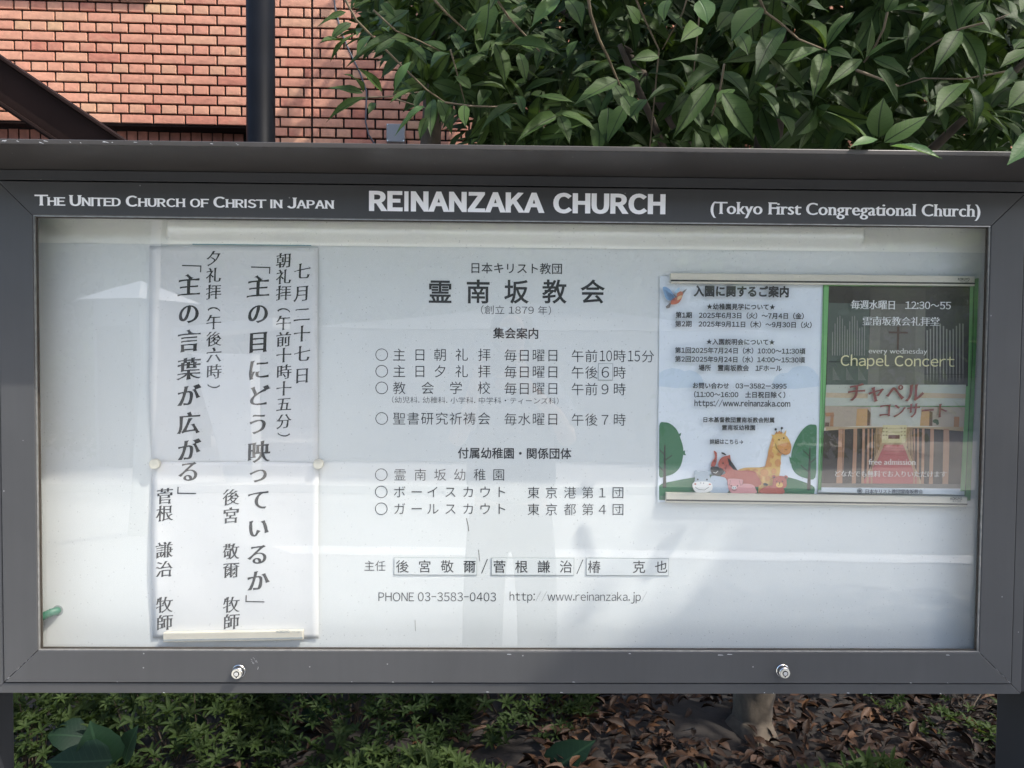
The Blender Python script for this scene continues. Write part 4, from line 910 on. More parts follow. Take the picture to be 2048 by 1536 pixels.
for r_ in range(-9, nrow_top):
    v = (r_+.5)*RP
    stretch = (r_ % 2 == 0)
    # left panel, up to the pole line; right of it the courses go on below as well
    if r_ >= 0:
        lo, hi = u_l, upole
        k = math.floor((lo-ua)/SP)
        while True:
            a = ua+k*SP
            if a > hi: break
            if stretch:
                c0, c1 = a+J/2, min(a+SP-J/2, hi)
                if c1-c0 > .02: place(c1-c0, (c0+c1)/2, v, parts, rest, visible((c0+c1)/2, v))
            else:
                for q_ in (-.25, .25):
                    c0, c1 = a+SP*q_+J/2, min(a+SP*(q_+.5)-J/2, hi)
                    if c1-c0 > .02: place(c1-c0, (c0+c1)/2, v, parts, rest, visible((c0+c1)/2, v))
            k += 1
    # between pole and movement joint
    if stretch: spans = [(u624-SP, u624)] + [(upole, u624-SP)]
    else: spans = [(u624-SP*.25, u624), (u624-SP*.75, u624-SP*.25), (upole, u624-SP*.75)]
    for a, b in spans:
        c0, c1 = a+J/2, b-J/2
        if c1-c0 > .015: place(c1-c0, (c0+c1)/2, v, parts, rest, visible((c0+c1)/2, v))
    # right of the joint
    a = u624+.003; first = True
    while a < u_r:
        wd = SP if stretch else (SP*.25 if first else SP*.5)
        c0, c1 = a+J/2, a+wd-J/2; place(c1-c0, (c0+c1)/2, v, parts, rest, visible((c0+c1)/2, v)); a += wd; first = False
print('brick parts', len(parts), 'rest tris', len(rest.f))
while len(parts) > 298:
    o = parts.pop(); mb = o.data
    rest.add([(a.co.x+o.location.x, a.co.y, a.co.z+o.location.z) for a in mb.vertices], [tuple(p.vertices) for p in mb.polygons]); bpy.data.objects.remove(o)
wput(rest, 'brick_field', 'brick', kind='stuff')
wput(MB().box((u_l-.2, .0, .0), (upole, .22, nrow_top*RP+.2)).box((upole, 0, -1.9), (u_r+.2, .22, nrow_top*RP+.2)), 'wall', 'mortar')
MB
o = wput(MB().box((u_l-.2, -.004, -.012), (upole-.002, .10, -.0005)), 'metal_drip_edge', 'beam')
# recessed band of upright bricks in the shade under the overhang, and the plinth below it
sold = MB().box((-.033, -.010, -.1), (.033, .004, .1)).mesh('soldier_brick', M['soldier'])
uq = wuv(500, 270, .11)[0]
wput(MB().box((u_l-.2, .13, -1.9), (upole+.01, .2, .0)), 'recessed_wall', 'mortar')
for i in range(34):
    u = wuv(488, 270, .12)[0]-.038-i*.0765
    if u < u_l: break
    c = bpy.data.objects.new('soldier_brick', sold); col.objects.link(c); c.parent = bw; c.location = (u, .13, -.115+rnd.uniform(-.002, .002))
# ledge along the top
e0, e1 = wuv(-260, 0)[0], wuv(306, 3)[0]
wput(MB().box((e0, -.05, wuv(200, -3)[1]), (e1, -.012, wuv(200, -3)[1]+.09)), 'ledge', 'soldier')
# junction box and cable on the wall
a, b = wuv(775, 252), wuv(811, 289)
jb = MB().box((a[0], -.06, b[1]), (b[0], -.011, a[1])); jo = jb.build('junction_box', M['jbox'], bevel=.005, label='small grey plastic junction box on the brick wall beside the tree trunk', cat='junction box')
jo.matrix_world = MR
for dx in (.008, b[0]-a[0]-.008):
    for dz in (.008, a[1]-b[1]-.008):
        c = MB().lathe((a[0]+dx, -.0595, b[1]+dz), (0, -1, 0), [(0, .0035), (.001, .0035)], 10).build('screw', M['chrome']); c.parent = jo
pts = []
for px, py in ((668, -10), (672, 20), (682, 62), (700, 105), (722, 150), (734, 185), (733, 220), (732, 245), (738, 270), (750, 290), (756, 330)):
    u, v = wuv(px, py); pts.append(MR @ Vector((u, -.018, v)))
MB().tube(pts, .006, 8).build('cable', M['cable'], label='thin dark cable hanging down the brick wall near the junction box', cat='cable')

# ------------------------------------------------------------------ pole and sloping steel canopy on the left
pc = at(521.5, 150, 2.3); pr = 27.2*((2.3-EYE.y)/FPX)
pl = MB().lathe((pc.x, 2.3, -.1), (0, 0, 1), [(0, pr), (.95, pr), (4.0, pr)], 40); pl.smooth = False
po = pl.build('steel_pole', M['pole'], label='upright blue-black round steel pole in front of the brick wall', cat='pole')
for p in po.data.polygons: p.use_smooth = len(p.vertices) == 4
cn = empty('steel_canopy', at(60, 200, 1.2), 'sloping dark brown steel beam and soffit of a canopy', 'canopy')
def slope_prism(name, pts, y0, y1, mat, bev=.003):
    a = [at(x, y, y0) for x, y in pts]; n = len(a); v = [(p.x, y0, p.z) for p in a]+[(p.x, y1, p.z) for p in a]
    return MB().add(v, [tuple(range(n)), tuple(range(2*n-1, n-1, -1))]+[(i, i+n, (i+1) % n+n, (i+1) % n) for i in range(n)]).build(name, M[mat], cn, bevel=bev)
slope_prism('front_beam', [(-1800, -1098), (420, 402), (300, 402), (-1800, -992)], 1.16, 1.20, 'beam')
slope_prism('beam_flange', [(-1800, -1106), (430, 402), (420, 402), (-1800, -1098)], 1.13, 1.26, 'beam', .001)
slope_prism('lower_flange', [(-1800, -996), (298, 401), (290, 402), (-1800, -988)], 1.14, 1.24, 'beam', .001)
slope_prism('soffit', [(-1800, -1019), (292, 370), (288, 374), (-1800, -1013)], 1.24, 3.6, 'beam', .001)
a = at(-1800, -992, 1.16); b = at(300, 402, 1.16)
m = MB(); off = Vector((0, 1.14, 0))
v = [(a.x, 2.3, a.z-.02), (b.x, 2.3, b.z-.02), (b.x, 2.3, b.z-.14), (a.x, 2.3, a.z-.14)]
m.add(v+[(x, y+.04, z) for x, y, z in v], [(0, 3, 2, 1), (4, 5, 6, 7), (0, 1, 5, 4), (1, 2, 6, 5), (2, 3, 7, 6), (3, 0, 4, 7)]); m.build('rear_beam', M['beam'], cn)

# ------------------------------------------------------------------ plants behind the board
def leaf_mesh(seed, nl=8, serr=.035, droop=.16, fold=.20, slim=1.0, curl=0):
    r = random.Random(seed); pk = r.uniform(.62, .85); m = MB(); w1 = r.uniform(.0, .05); ph = r.uniform(0, 6); bend = r.uniform(-.09, .09)
    rows = []
    for i in range(nl+1):
        t = i/nl; w = (t**pk*(1-t)**(1.0)/(.385))**1.12*.5*slim*1.02 if 0 < t < 1 else 0
        if t > .8: w *= .72
        if i and i < nl: w *= 1+serr*(1 if i % 2 else -1)
        zc_ = droop*4*t*(1-t)*.5 - droop*.9*t*t*curl; bx = bend*math.sin(math.pi*t)
        wv = .05*math.sin(5*t+ph)
        rows.append([(bx-w, t - .02*serr, zc_+fold*w+wv*w*2), (bx, t, zc_-.0), (bx+w, t, zc_+fold*w-wv*w*2)])
    for i, rw in enumerate(rows): m.v += rw; m.uv += [(.5-(rw[1][0]-rw[0][0]), i/nl), (.5, i/nl), (.5+(rw[2][0]-rw[1][0]), i/nl)]
    m.f = [q_ for i in range(nl) for q_ in ((i*3, i*3+1, i*3+4, i*3+3), (i*3+1, i*3+2, i*3+5, i*3+4))]
    m.smooth = True; return m
LV = [leaf_mesh(i, droop=random.Random(i).uniform(.04, .2), curl=random.Random(i+50).uniform(0, .7), fold=random.Random(i+9).uniform(.04, .34), slim=random.Random(i+3).uniform(.85, 1.1), serr=random.Random(i+4).uniform(.02, .06)) for i in range(14)]
LM = [m.mesh('leaf', M['leaf']) for m in LV]; LN = [m.mesh('young_leaf', M['newleaf']) for m in LV[:6]]
LS = [leaf_mesh(i+20, nl=5, serr=0, droop=.12, curl=.4, fold=.2) for i in range(6)]
def leaf_matrix(B, T, wdt, nrm):
    y = T-B; L = y.length; y = y.normalized(); x = y.cross(nrm)
    if x.length < 1e-3: x = y.orthogonal()
    x = x.normalized(); z = x.cross(y)
    return Matrix(((x.x*wdt, y.x*L, z.x*L, B.x), (x.y*wdt, y.y*L, z.y*L, B.y), (x.z*wdt, y.z*L, z.z*L, B.z), (0, 0, 0, 1)))
tree = empty('evergreen_tree', (.97, 1.62, 0), 'broad-leaved evergreen tree with drooping pointed leaves hanging over the hood', 'tree')
tre2 = empty('evergreen_shrub', (-.36, 1.75, 0), 'slender evergreen with pointed leaves spreading in front of the brick wall beside the junction box', 'shrub')
n_leaf = [0, 0]
def put_leaf(B, T, wdt, nrm, young=False):
    i = 1 if B.x < -.02 else 0; par = (tree, tre2)[i]; n_leaf[i] += 1
    o = bpy.data.objects.new('leaf', rnd.choice(LN if young else LM)); col.objects.link(o); o.parent = par
    o.matrix_parent_inverse = Matrix.Translation(par.location).inverted()
    Mx = leaf_matrix(B, T, wdt, nrm); o.matrix_world = Mx
    o.matrix_basis = Mx
    return o
z2 = lambda x, y: (600+x/2.926, y/2.926)
z3 = lambda x, y: (1200+x/2.415, y/2.415)
EX2 = """1105,20,1075,250,150 1140,255,1205,490,130 1225,265,1520,310,90 1140,245,1300,190,50 1110,330,885,505,60 1280,310,1320,480,80 1205,525,985,500,65 1310,540,1545,455,50
1270,560,1310,675,70 1375,565,1610,600,60 1280,610,1045,765,70 1500,680,1265,830,90 1520,680,1580,840,90 1530,665,1735,760,100 780,580,765,800,80 810,580,890,780,85 965,615,970,745,85 730,530,670,660,70
730,620,550,800,60 650,360,545,540,70 395,570,145,710,55 370,545,155,505,55 370,540,265,415,75 480,540,335,390,60 540,215,260,400,65 300,135,175,240,70 270,70,95,160,40 640,60,445,170,90 620,250,745,370,90
860,290,720,240,70 860,310,760,400,90 1570,0,1650,160,110 1520,0,1350,155,90 1845,360,1585,430,50 1840,375,1670,450,55 1850,395,1995,470,65 1860,470,1595,620,110 1870,470,1945,580,100 1890,560,1975,720,110
1905,610,1790,835,110 1290,110,1180,130,90 1110,530,1040,625,90 300,60,370,-60,60 480,20,560,100,60 560,90,430,80,50 250,240,105,250,40 330,200,165,345,45 560,230,430,330,60 700,520,520,600,50 560,470,690,600,60
980,180,1060,60,80 890,200,960,330,80 1000,520,900,440,70 1420,180,1560,240,80 1440,250,1380,400,90 1620,240,1560,330,80 1700,480,1600,440,60 850,60,760,-20,60 900,330,1010,250,60 430,600,400,660,50 545,560,680,540,50
740,690,700,820,60 900,640,840,740,60 1160,640,1240,760,70 1060,120,990,170,70 1240,60,1330,20,60"""
EX3 = """1085,235,985,80,90 1095,225,1235,45,90 1070,240,880,310,80 1085,255,1030,480,90 1100,240,1225,285,70 1275,290,1165,180,60 1280,285,1320,80,60 1290,275,1505,165,80 1265,285,1090,420,65 1320,285,1505,375,70
1340,330,1445,500,65 1735,150,1610,345,110 1740,155,1850,380,120 1745,125,1860,0,100 1770,125,1965,190,90 580,325,325,275,80 580,325,390,450,85 590,345,725,480,120 590,450,745,680,130 545,400,350,670,100
610,300,820,195,80 885,130,750,360,120 780,35,630,200,130 840,0,985,70,60 480,0,520,115,120 1400,50,1700,100,70 285,275,150,290,60 80,330,200,385,60 60,400,175,590,110 40,520,25,690,100 380,430,220,490,60
740,400,860,470,90 560,600,610,715,90 770,450,865,560,90 1500,120,1480,255,90 1770,400,1615,555,110 1780,420,1820,600,80 2000,340,1890,460,70 1960,0,1990,90,70 300,60,340,-60,90 330,0,310,105,80 190,110,130,20,80
640,60,560,150,80 1100,60,1000,20,80 1380,60,1440,-40,80 1560,60,1490,20,90 1640,20,1560,90,90 1830,60,1890,150,80 480,130,390,200,80 650,150,720,260,80 220,480,140,560,90 420,520,500,620,90 880,560,930,660,80 650,430,560,500,80"""
def explicit(txt, f, kx, D0, D1, young=()):
    for n_, t in enumerate(txt.split()):
        x0, y0, x1, y1, wd = map(float, t.split(','))
        D = rnd.uniform(D0, D1); Y = D+EYE.y
        B = at(*f(x0, y0), Y); dY = rnd.uniform(-.05, .03); T = at(*f(x1, y1), Y-.03+dY)
        nrm = (Vector((0, -.75, .55)) + Vector((rnd.uniform(-.35, .35), rnd.uniform(-.2, .2), rnd.uniform(-.3, .3)))).normalized()
        put_leaf(B, T, wd/kx*D/FPX*1.12, nrm, n_ in young)
explicit(EX2, z2, 2.926, 1.75, 2.25, (18, 19, 29, 32)); explicit(EX3, z3, 2.415, 1.62, 2.1, (24, 25))
# leaves resting on and over the hood
for f, k, lst in ((z3, 2.415, ((1345, 665, 1370, 470, 135, 1.30, 0), (1370, 690, 1590, 555, 110, 1.29, 0), (1300, 690, 1085, 535, 80, 1.29, 0), (1340, 672, 1205, 706, 60, 1.20, 1), (1400, 705, 1658, 768, 55, 1.16, 1),
                              (2080, 120, 1960, 70, 120, 1.5, 0), (2070, 190, 2000, 240, 90, 1.5, 0), (2110, 240, 1930, 325, 90, 1.55, 0), (2100, 400, 1970, 525, 110, 1.45, 0), (2120, 640, 1965, 798, 120, 1.15, 1), (2120, 10, 2030, 60, 120, 1.5, 0))),):
    for x0, y0, x1, y1, wd, D, yg in lst:
        B = at(*f(x0, y0), D+EYE.y); T = at(*f(x1, y1), D+EYE.y-(.012 if D > 1.2 else .02))
        put_leaf(B, T, wd/k*D/FPX*1.15, Vector((0, -.8 if wd > 100 else -.45, .6)).normalized(), bool(yg))
# twigs and stems
def tw(name, pts, r0, r1, Y, par, mat='twig'):
    P3 = [at(x, y, Y+.05*i) if not isinstance(Y, (list, tuple)) else at(x, y, Y[i]) for i, (x, y) in enumerate(pts)]
    q_ = MB(); n = len(P3); q_.tube(P3, [r0+(r1-r0)*i/(n-1) for i in range(n)], 7); q_.smooth = True; return q_.build(name, M[mat], par)
for pts, r0, Y in (([z2(1680, -60), z2(1700, 80), z2(1750, 230), z2(1800, 330), z2(1850, 450), z2(1900, 570)], .0045, .55), ([z2(1140, -20), z2(1220, 100), z2(1330, 220), z2(1400, 300)], .0035, .62),
                   ([z3(160, -40), z3(200, 60), z3(285, 240), z3(270, 400), z3(240, 720)], .0035, .8), ([z3(430, -40), z3(400, 60), z3(300, 240)], .003, .8), ([z3(490, -40), z3(475, 120), z3(445, 430)], .0028, .7),
                   ([z3(760, -30), z3(800, 60), z3(870, 110), z3(960, 190), z3(1090, 242)], .0036, .5), ([z3(1410, -40), z3(1370, 140), z3(1320, 240), z3(1275, 300)], .0036, .5), ([z3(2040, 50), z3(1900, 100), z3(1740, 140), z3(1620, 205), z3(1500, 290)], .0034, .5),
                   ([z3(1960, 345), z3(1760, 382), z3(1560, 378), z3(1440, 418)], .0026, .6), ([z3(600, 310), z3(580, 430), z3(540, 560)], .003, .5), ([z3(1240, 340), z3(1330, 372), z3(1440, 415)], .004, .6)):
    tw('twig', pts, r0, r0*.6, Y-.02, tree)
for pts, r0, Y in (([z2(250, -30), z2(330, 120), z2(450, 240), z2(600, 390), z2(740, 525), z2(850, 600)], .0036, .62), ([z2(400, 570), z2(520, 565), z2(720, 535)], .0025, .6), ([z2(760, -30), z2(860, 80), z2(970, 180)], .0036, .7),
                   ([z2(850, 600), z2(1000, 620), z2(1140, 625), z2(1300, 600)], .003, .66), ([z2(880, 290), z2(920, 430), z2(965, 600)], .0025, .7), ([z2(430, 60), z2(560, 180), z2(700, 240), z2(820, 300)], .0028, .75), ([z2(560, 580), z2(690, 620), z2(760, 640)], .0022, .7)):
    tw('twig', pts, r0, r0*.6, Y-.02, tre2)
# trunks
def trunk(par, pts, rad, seg=14, name='trunk'):
    q_ = MB(); P3 = []; rr = []; 
    for i in range(len(pts)-1):
        for k in range(12):
            t = k/12; P3.append(Vector(pts[i]).lerp(Vector(pts[i+1]), t)); rr.append(rad[i]+(rad[i+1]-rad[i])*t)
    P3.append(Vector(pts[-1])); rr.append(rad[-1])
    q_.tube(P3, rr, seg)
    for i, v in enumerate(q_.v):
        v = Vector(v); c = P3[i//seg]; d = v-c; ang = math.atan2(d.y, d.x)
        s_ = 1 + .30*noise.noise(Vector((math.cos(ang)*1.5, math.sin(ang)*1.5, v.z*6))) + .10*noise.noise(Vector((math.cos(ang)*5, math.sin(ang)*5, v.z*16))) + .07*math.sin(ang*3+v.z*6) ; q_.v[i] = tuple(c+d*s_)
    q_.smooth = True; return q_.build(name, M['bark'], par)
tx_, ty_ = at(1516, 1465, 1.55).x, 1.55
trunk(tree, [(tx_-.02, ty_-.01, -.03), (tx_-.01, ty_, .05), (tx_-.012, ty_, .30), (tx_+.02, ty_+.03, .9), (tx_-.06, ty_+.1, 1.6), (tx_+.05, ty_+.1, 2.6), (tx_, ty_, 3.6)], [.12, .082, .074, .07, .062, .05, .02], 24)
for pts in ([(tx_-.05, ty_+.08, 1.5), (tx_-.35, ty_-.25, 2.0), (tx_-.7, ty_-.6, 2.5)], [(tx_+.0, ty_+.1, 1.75), (tx_+.4, ty_-.3, 2.2), (tx_+.6, ty_-.7, 2.5)], [(tx_, ty_+.1, 1.3), (tx_+.25, ty_-.1, 1.75), (tx_+.5, ty_-.3, 1.95)], [(tx_-.05, ty_+.1, 2.0), (tx_-.5, ty_+.4, 2.9), (tx_-1.0, ty_+.6, 3.3)]):
    trunk(tree, pts, [.028, .018, .008], 8, 'branch')
sx_ = at(862, 280, 1.75).x
trunk(tre2, [(sx_+.10, 1.75, -.03), (sx_+.06, 1.75, .8), (sx_+.03, 1.76, 1.9), (sx_-.0, 1.72, 2.25), (sx_+.02, 1.75, 3.2)], [.05, .04, .036, .04, .03], 14)
# random leafy fill: the nearest ones are leaves of their own, the rest one mass
fill_ = {0: MB(), 1: MB()}
def add_leaf(mb, src, Mx, uvr=None):
    b = len(mb.v); mb.v += [tuple(Mx @ Vector(v)) for v in src.v]; mb.f += [tuple(i+b for i in f) for f in src.f]; mb.uv += (src.uv if uvr is None else [uvr]*len(src.v))
cand = []
def whorl(c, n, L, ax=None, spread=1.0):
    ax = ax or Vector((rnd.uniform(-.5, .5), rnd.uniform(-.9, -.1), rnd.uniform(-.5, .6))).normalized()
    a = ax.orthogonal().normalized(); b = ax.cross(a); ph = rnd.random()*6
    for k in range(n):
        g_ = ph+2*math.pi*k/n+rnd.uniform(-.3, .3); d = (a*math.cos(g_)+b*math.sin(g_))*spread + ax*rnd.uniform(.1, .6) + Vector((0, 0, -.35))
        l = L*rnd.uniform(.7, 1.15); T = c+d.normalized()*l
        nrm = (ax + Vector((0, -.2, .5))).normalized(); cand.append((c + d.normalized()*.012, T, l*rnd.uniform(.32, .44), nrm))
def pix(p):
    d = p-EYE; z = d.dot(CF); return 1024+FPX*d.dot(CR)/z, 768-FPX*d.dot(CU)/z, z
tries = 0
while tries < 1300:
    tries += 1
    px = rnd.uniform(640, 2300); py = rnd.uniform(-330, 330); Y = (rnd.uniform(.8, 2.0) if rnd.random() < .22 else rnd.uniform(2.0, 3.7))
    if px < 1000 and rnd.random() < .35: continue
    lim = 640 + max(0, py-60)*.65 + (Y-.5)*60
    if px < lim+55: continue
    p = at(px, py, Y)
    if abs(px-790) < 40 and py > 215 and Y < 3: continue
    whorl(p, rnd.randint(5, 8), rnd.uniform(.13, .19))
for i in range(900):       # crown above the picture: it shades what hangs below
    p = Vector((rnd.uniform(-.45, 3.2), rnd.uniform(.15, 3.3), rnd.uniform(2.55, 4.0)))
    if p.x < .15+.5*(p.z-2.4)*.3 and rnd.random() < .7: continue
    whorl(p, 7, .16)
for i in range(150):
    px_ = rnd.uniform(730, 1010); whorl(at(px_, rnd.uniform(-160, 60+(px_-730)*.7), rnd.uniform(1.0, 2.6)), 6, rnd.uniform(.12, .17))
for i in range(520): whorl(at(rnd.uniform(930, 2400), rnd.uniform(-250, 330), rnd.uniform(2.0, 3.7)), 7, rnd.uniform(.14, .2))
for i in range(170): whorl(Vector((rnd.uniform(.0, 1.0), rnd.uniform(2.6, 3.3), rnd.uniform(4.3, 6.0))), 7, .17)
cand.sort(key=lambda c: (c[0]-EYE).length)
avail = 296-sum(n_leaf); 
for B, T, wd, nrm in cand:
    x, y, z = pix(B); inview = -20 < x < 2068 and -20 < y < 300
    if inview and z < 2.6 and avail > 0 and n_leaf[0]+n_leaf[1] < 420:
        avail -= 1; put_leaf(B, T, wd, nrm)
    else:
        add_leaf(fill_[1 if B.x < -.02 and B.z < 3 else 0], rnd.choice(LS if not (inview and z < 3.3) else LV), leaf_matrix(B, T, wd, nrm))
for i, par in ((0, tree), (1, tre2)):
    if fill_[i].v: fill_[i].smooth = True; fill_[i].build('foliage', M['leaf'], par, kind='stuff')
print('leaf parts', n_leaf, 'fill faces', len(fill_[0].f), len(fill_[1].f))

# azaleas, ground litter and the big-leaved plant below the board
AZ = leaf_mesh(77, nl=4, serr=0, droop=.15, curl=.3, fold=.25, slim=.9)
def azalea(cx, cy, rx, ry, h, n, label, dens=1.0, sc=1.0):
    e = empty('azalea_shrub', (cx, cy, 0), label, 'shrub', 'azalea shrubs under the board'); f = MB(); st = MB()
    for i in range(n):
        a = rnd.random()*6.283; r_ = math.sqrt(rnd.random()); z = h*(1-r_**2.2)*rnd.uniform(.45, 1.08)*(1+.35*noise.noise(Vector((cx+math.cos(a)*r_*3, cy+math.sin(a)*r_*3, 1))))
        c = Vector((cx+rx*r_*math.cos(a), cy+ry*r_*math.sin(a), max(.03, z))); ax = Vector((rnd.uniform(-.6, .6), rnd.uniform(-.8, .2), 1)).normalized(); u = ax.orthogonal().normalized(); v = ax.cross(u); ph = rnd.random()*6
        k_ = rnd.randint(5, 7); L = rnd.uniform(.026, .052)*sc
        for k in range(k_):
            g_ = ph+6.283*k/k_; d = (u*math.cos(g_)+v*math.sin(g_)+ax*rnd.uniform(.15, .7)).normalized(); add_leaf(f, AZ, leaf_matrix(c, c+d*L*rnd.uniform(.8, 1.2), L*.42, ax))
        if i % 13 == 0: st.tube([(cx+(c.x-cx)*.25, cy+(c.y-cy)*.25, 0), (cx+(c.x-cx)*.7+rnd.uniform(-.03, .03), cy+(c.y-cy)*.7, c.z*.55), tuple(c)], [.0035, .0022, .001], 5)
    f.smooth = True; f.build('foliage', M['azalea'], e, kind='stuff'); st.build('stems', M['stem'], e, kind='stuff')
azalea(-1.25, 1.35, .42, .40, .40, 620, 'azalea shrub beside the left post, with the big-leaved plant in front of it')
azalea(-.62, 1.55, .48, .42, .42, 760, 'dense azalea shrub between the big-leaved plant and the slender stems')
azalea(-.02, 1.75, .42, .38, .30, 520, 'low dark azalea shrub beneath the middle of the board')
azalea(-.35, 1.12, .38, .16, .12, 260, 'low front azalea growth under the middle left of the board')
azalea(-1.72, 1.22, .34, .30, .34, 560, 'azalea shrub in the corner directly behind the left post')
azalea(-1.9, 2.3, .6, .5, .6, 500, 'azalea shrub farthest back, behind the left post')
azalea(.62, 1.02, .26, .10, .085, 200, 'small low azalea right of centre among dead leaves', sc=1.15)
azalea(1.24, 1.0, .40, .13, .13, 420, 'low azalea patch against the foot of the right post', sc=1.2)
azalea(2.0, 1.7, .4, .4, .35, 260, 'azalea shrub behind the right post')
bg_ = empty('large_leaved_plant', at(235, 1540, .95), 'plant with very large dark green leaves low under the left of the board', 'plant')
for x0, y0, x1, y1, wd, D in ((222, 1530, 180, 1442, 78, 2.15), (225, 1520, 90, 1522, 70, 2.1), (250, 1525, 275, 1450, 46, 2.2), (600, 1445, 670, 1410, 60, 2.9), (1080, 1560, 1190, 1480, 70, 2.6), (175, 1475, 90, 1470, 60, 2.5), (400, 1480, 350, 1420, 60, 2.7)):
    B = at(x0, y0, D+EYE.y); T = at(x1, y1, D+EYE.y-.03)
    o = bpy.data.objects.new('leaf', (LBIG := globals().get('LBIG') or [leaf_mesh(90+i, nl=10, serr=.03, droop=.1, curl=.3, fold=.15, slim=1.15).mesh('big_leaf', M['bigleaf']) for i in range(2)])[rnd.randrange(2)]); col.objects.link(o)
    o.parent = bg_; o.matrix_parent_inverse = Matrix.Translation(bg_.location).inverted(); o.matrix_basis = leaf_matrix(B, T, wd*D/FPX*1.1, Vector((0, -.6, .7)).normalized())
lit = MB(); LL = [leaf_mesh(200+i, nl=4, serr=0, droop=rnd.uniform(-.3, .4), curl=rnd.uniform(-.8, .9), fold=rnd.uniform(-.3, .7), slim=1) for i in range(8)]
for i in range(8500):
    x = rnd.uniform(-1.0, 2.6); y = rnd.uniform(.5, 3.3)
    if x < .1 and rnd.random() < .75: continue
    if math.hypot(x-(tx_-.2), (y-ty_+.05)*1.2) < .17 and rnd.random() < .9: continue
    z = .012+rnd.random()*.03+noise.noise(Vector((x*1.7, y*1.7, 3)))*.05
    a = rnd.random()*6.283; L = rnd.uniform(.035, .085); B = Vector((x, y, z)); T = B+Vector((math.cos(a), math.sin(a), rnd.uniform(-.35, .5)))*L
    nrm = Vector((rnd.uniform(-.7, .7), rnd.uniform(-.7, .7), 1)).normalized()
    add_leaf(lit, rnd.choice(LL), leaf_matrix(B, T, L*rnd.uniform(.35, .5), nrm), (rnd.random(), rnd.random()))
lit.smooth = True; tag(lit.build('fallen_leaves', M['litter']), 'dry brown fallen leaves covering the soil under the tree', 'fallen leaves', None, 'stuff')
for k, pts in enumerate(([z for z in ((905, 1395), (912, 1440), (908, 1500))], [(700, 1390), (720, 1425), (738, 1440)], [(560, 1440), (590, 1470), (622, 1500), (635, 1530)], [(150, 1390), (160, 1440), (150, 1490)])):
    P3 = [at(x, y, 1.6+.0*i) for i, (x, y) in enumerate(pts)]
    q_ = MB().tube(P3, [.007, .006, .006, .005][:len(P3)], 7); tag(q_.build('bare_stem', M['stem']), ('upright bare brown stem under the middle of the board', 'short bare stem among the dark azaleas', 'bent bare stem low among the azaleas', 'bare stem near the left post')[k], 'stem')

# ------------------------------------------------------------------ the street behind the camera, which the glass reflects
def mirror(px, py, D):
    """where a thing stands that the glass shows at this pixel, D metres of path away"""
    p = at(px, py, D+EYE.y); return Vector((p.x, -p.y, p.z))
def leafy(name, blobs, n, size, mat, label, cat, group=None, trunks=(), seed=1):
    r = random.Random(seed); e = empty(name, (blobs[0][0], blobs[0][1], 0), label, cat, group); f = MB()
    tot = sum(b[3]*b[4]*b[5] for b in blobs)
    for (cx, cy, cz, rx, ry, rz) in blobs:
        for i in range(int(n*rx*ry*rz/tot)):
            d = Vector((r.gauss(0, 1), r.gauss(0, 1), r.gauss(0, 1))).normalized()*(r.random()**.4)
            c = Vector((cx+d.x*rx, cy+d.y*ry, cz+d.z*rz)); v = Vector((r.gauss(0, 1), r.gauss(0, 1), r.gauss(0, 1)-.3)).normalized(); s_ = size*r.uniform(.6, 1.3)
            nn = Vector((r.gauss(0, .6), r.gauss(0, .6), 1)).normalized(); x = v.cross(nn).normalized()*s_*.28; 
            f.add([tuple(c), tuple(c+v*s_*.5+x), tuple(c+v*s_), tuple(c+v*s_*.5-x)], [(0, 1, 2, 3)])
    f.build('crown', M[mat], e, kind='stuff' if n > 2000 else None)
    for p0_, p1_, r0 in trunks: trunk(e, [p0_, tuple(Vector(p0_).lerp(Vector(p1_), .5)+Vector((.05, 0, 0))), p1_], [r0, r0*.8, r0*.5], 12)
    return e
# street tree on the sunny side: its crown shades the right of the board and the bed behind
leafy('street_tree', [(4.9, -2.3, 4.9, 1.9, 1.7, 1.5), (3.95, -2.0, 4.9, 1.0, 1.2, 1.0), (5.9, -3.4, 4.6, 1.3, 1.4, 1.1), (5.6, -4.9, 4.9, 1.7, .8, .8)], 15000, .15, 'crown', 'street tree by the kerb whose crown shades the board', 'tree', None, [((4.9, -2.4, -.1), (4.8, -2.3, 4.6), .11)], 3)
for i, (cx, cy, cz, rr, lb) in enumerate(((-5.5, -12, 4.0, 2.6, 'tall tree beyond the sheds across the street'), (-1.4, -12.5, 4.2, 2.5, 'tree behind the white canopy across the street'), (2.6, -12.2, 3.8, 2.4, 'bushy tree across the street opposite the board'), (6.8, -12.6, 4.2, 2.7, 'broad tree across the street'), (-9.5, -12.4, 4.0, 2.6, 'tree at the end of the far pavement'))):
    leafy('street_tree', [(cx, cy, cz*.72, rr, 1.4, rr*.72)], 2600, .34, 'crown', lb, 'tree', 'trees across the street', [((cx, cy, -.1), (cx, cy, cz), .16)], 20+i)
hedge = [(x, -9.6, .75) for x in (-6.5, 3.9, 6.5)]
leafy('hedge', [(-6.3, -9.6, .85, 1.1, .4, .8)], 1900, .14, 'crown', 'clipped hedge across the street at the edge of the shed', 'hedge', None, (), 41)
leafy('hedge', [(4.6, -9.7, 1.0, 2.4, .4, 1.0)], 1900, .18, 'crown', 'long hedge across the street right of the low building', 'hedge', None, (), 42)
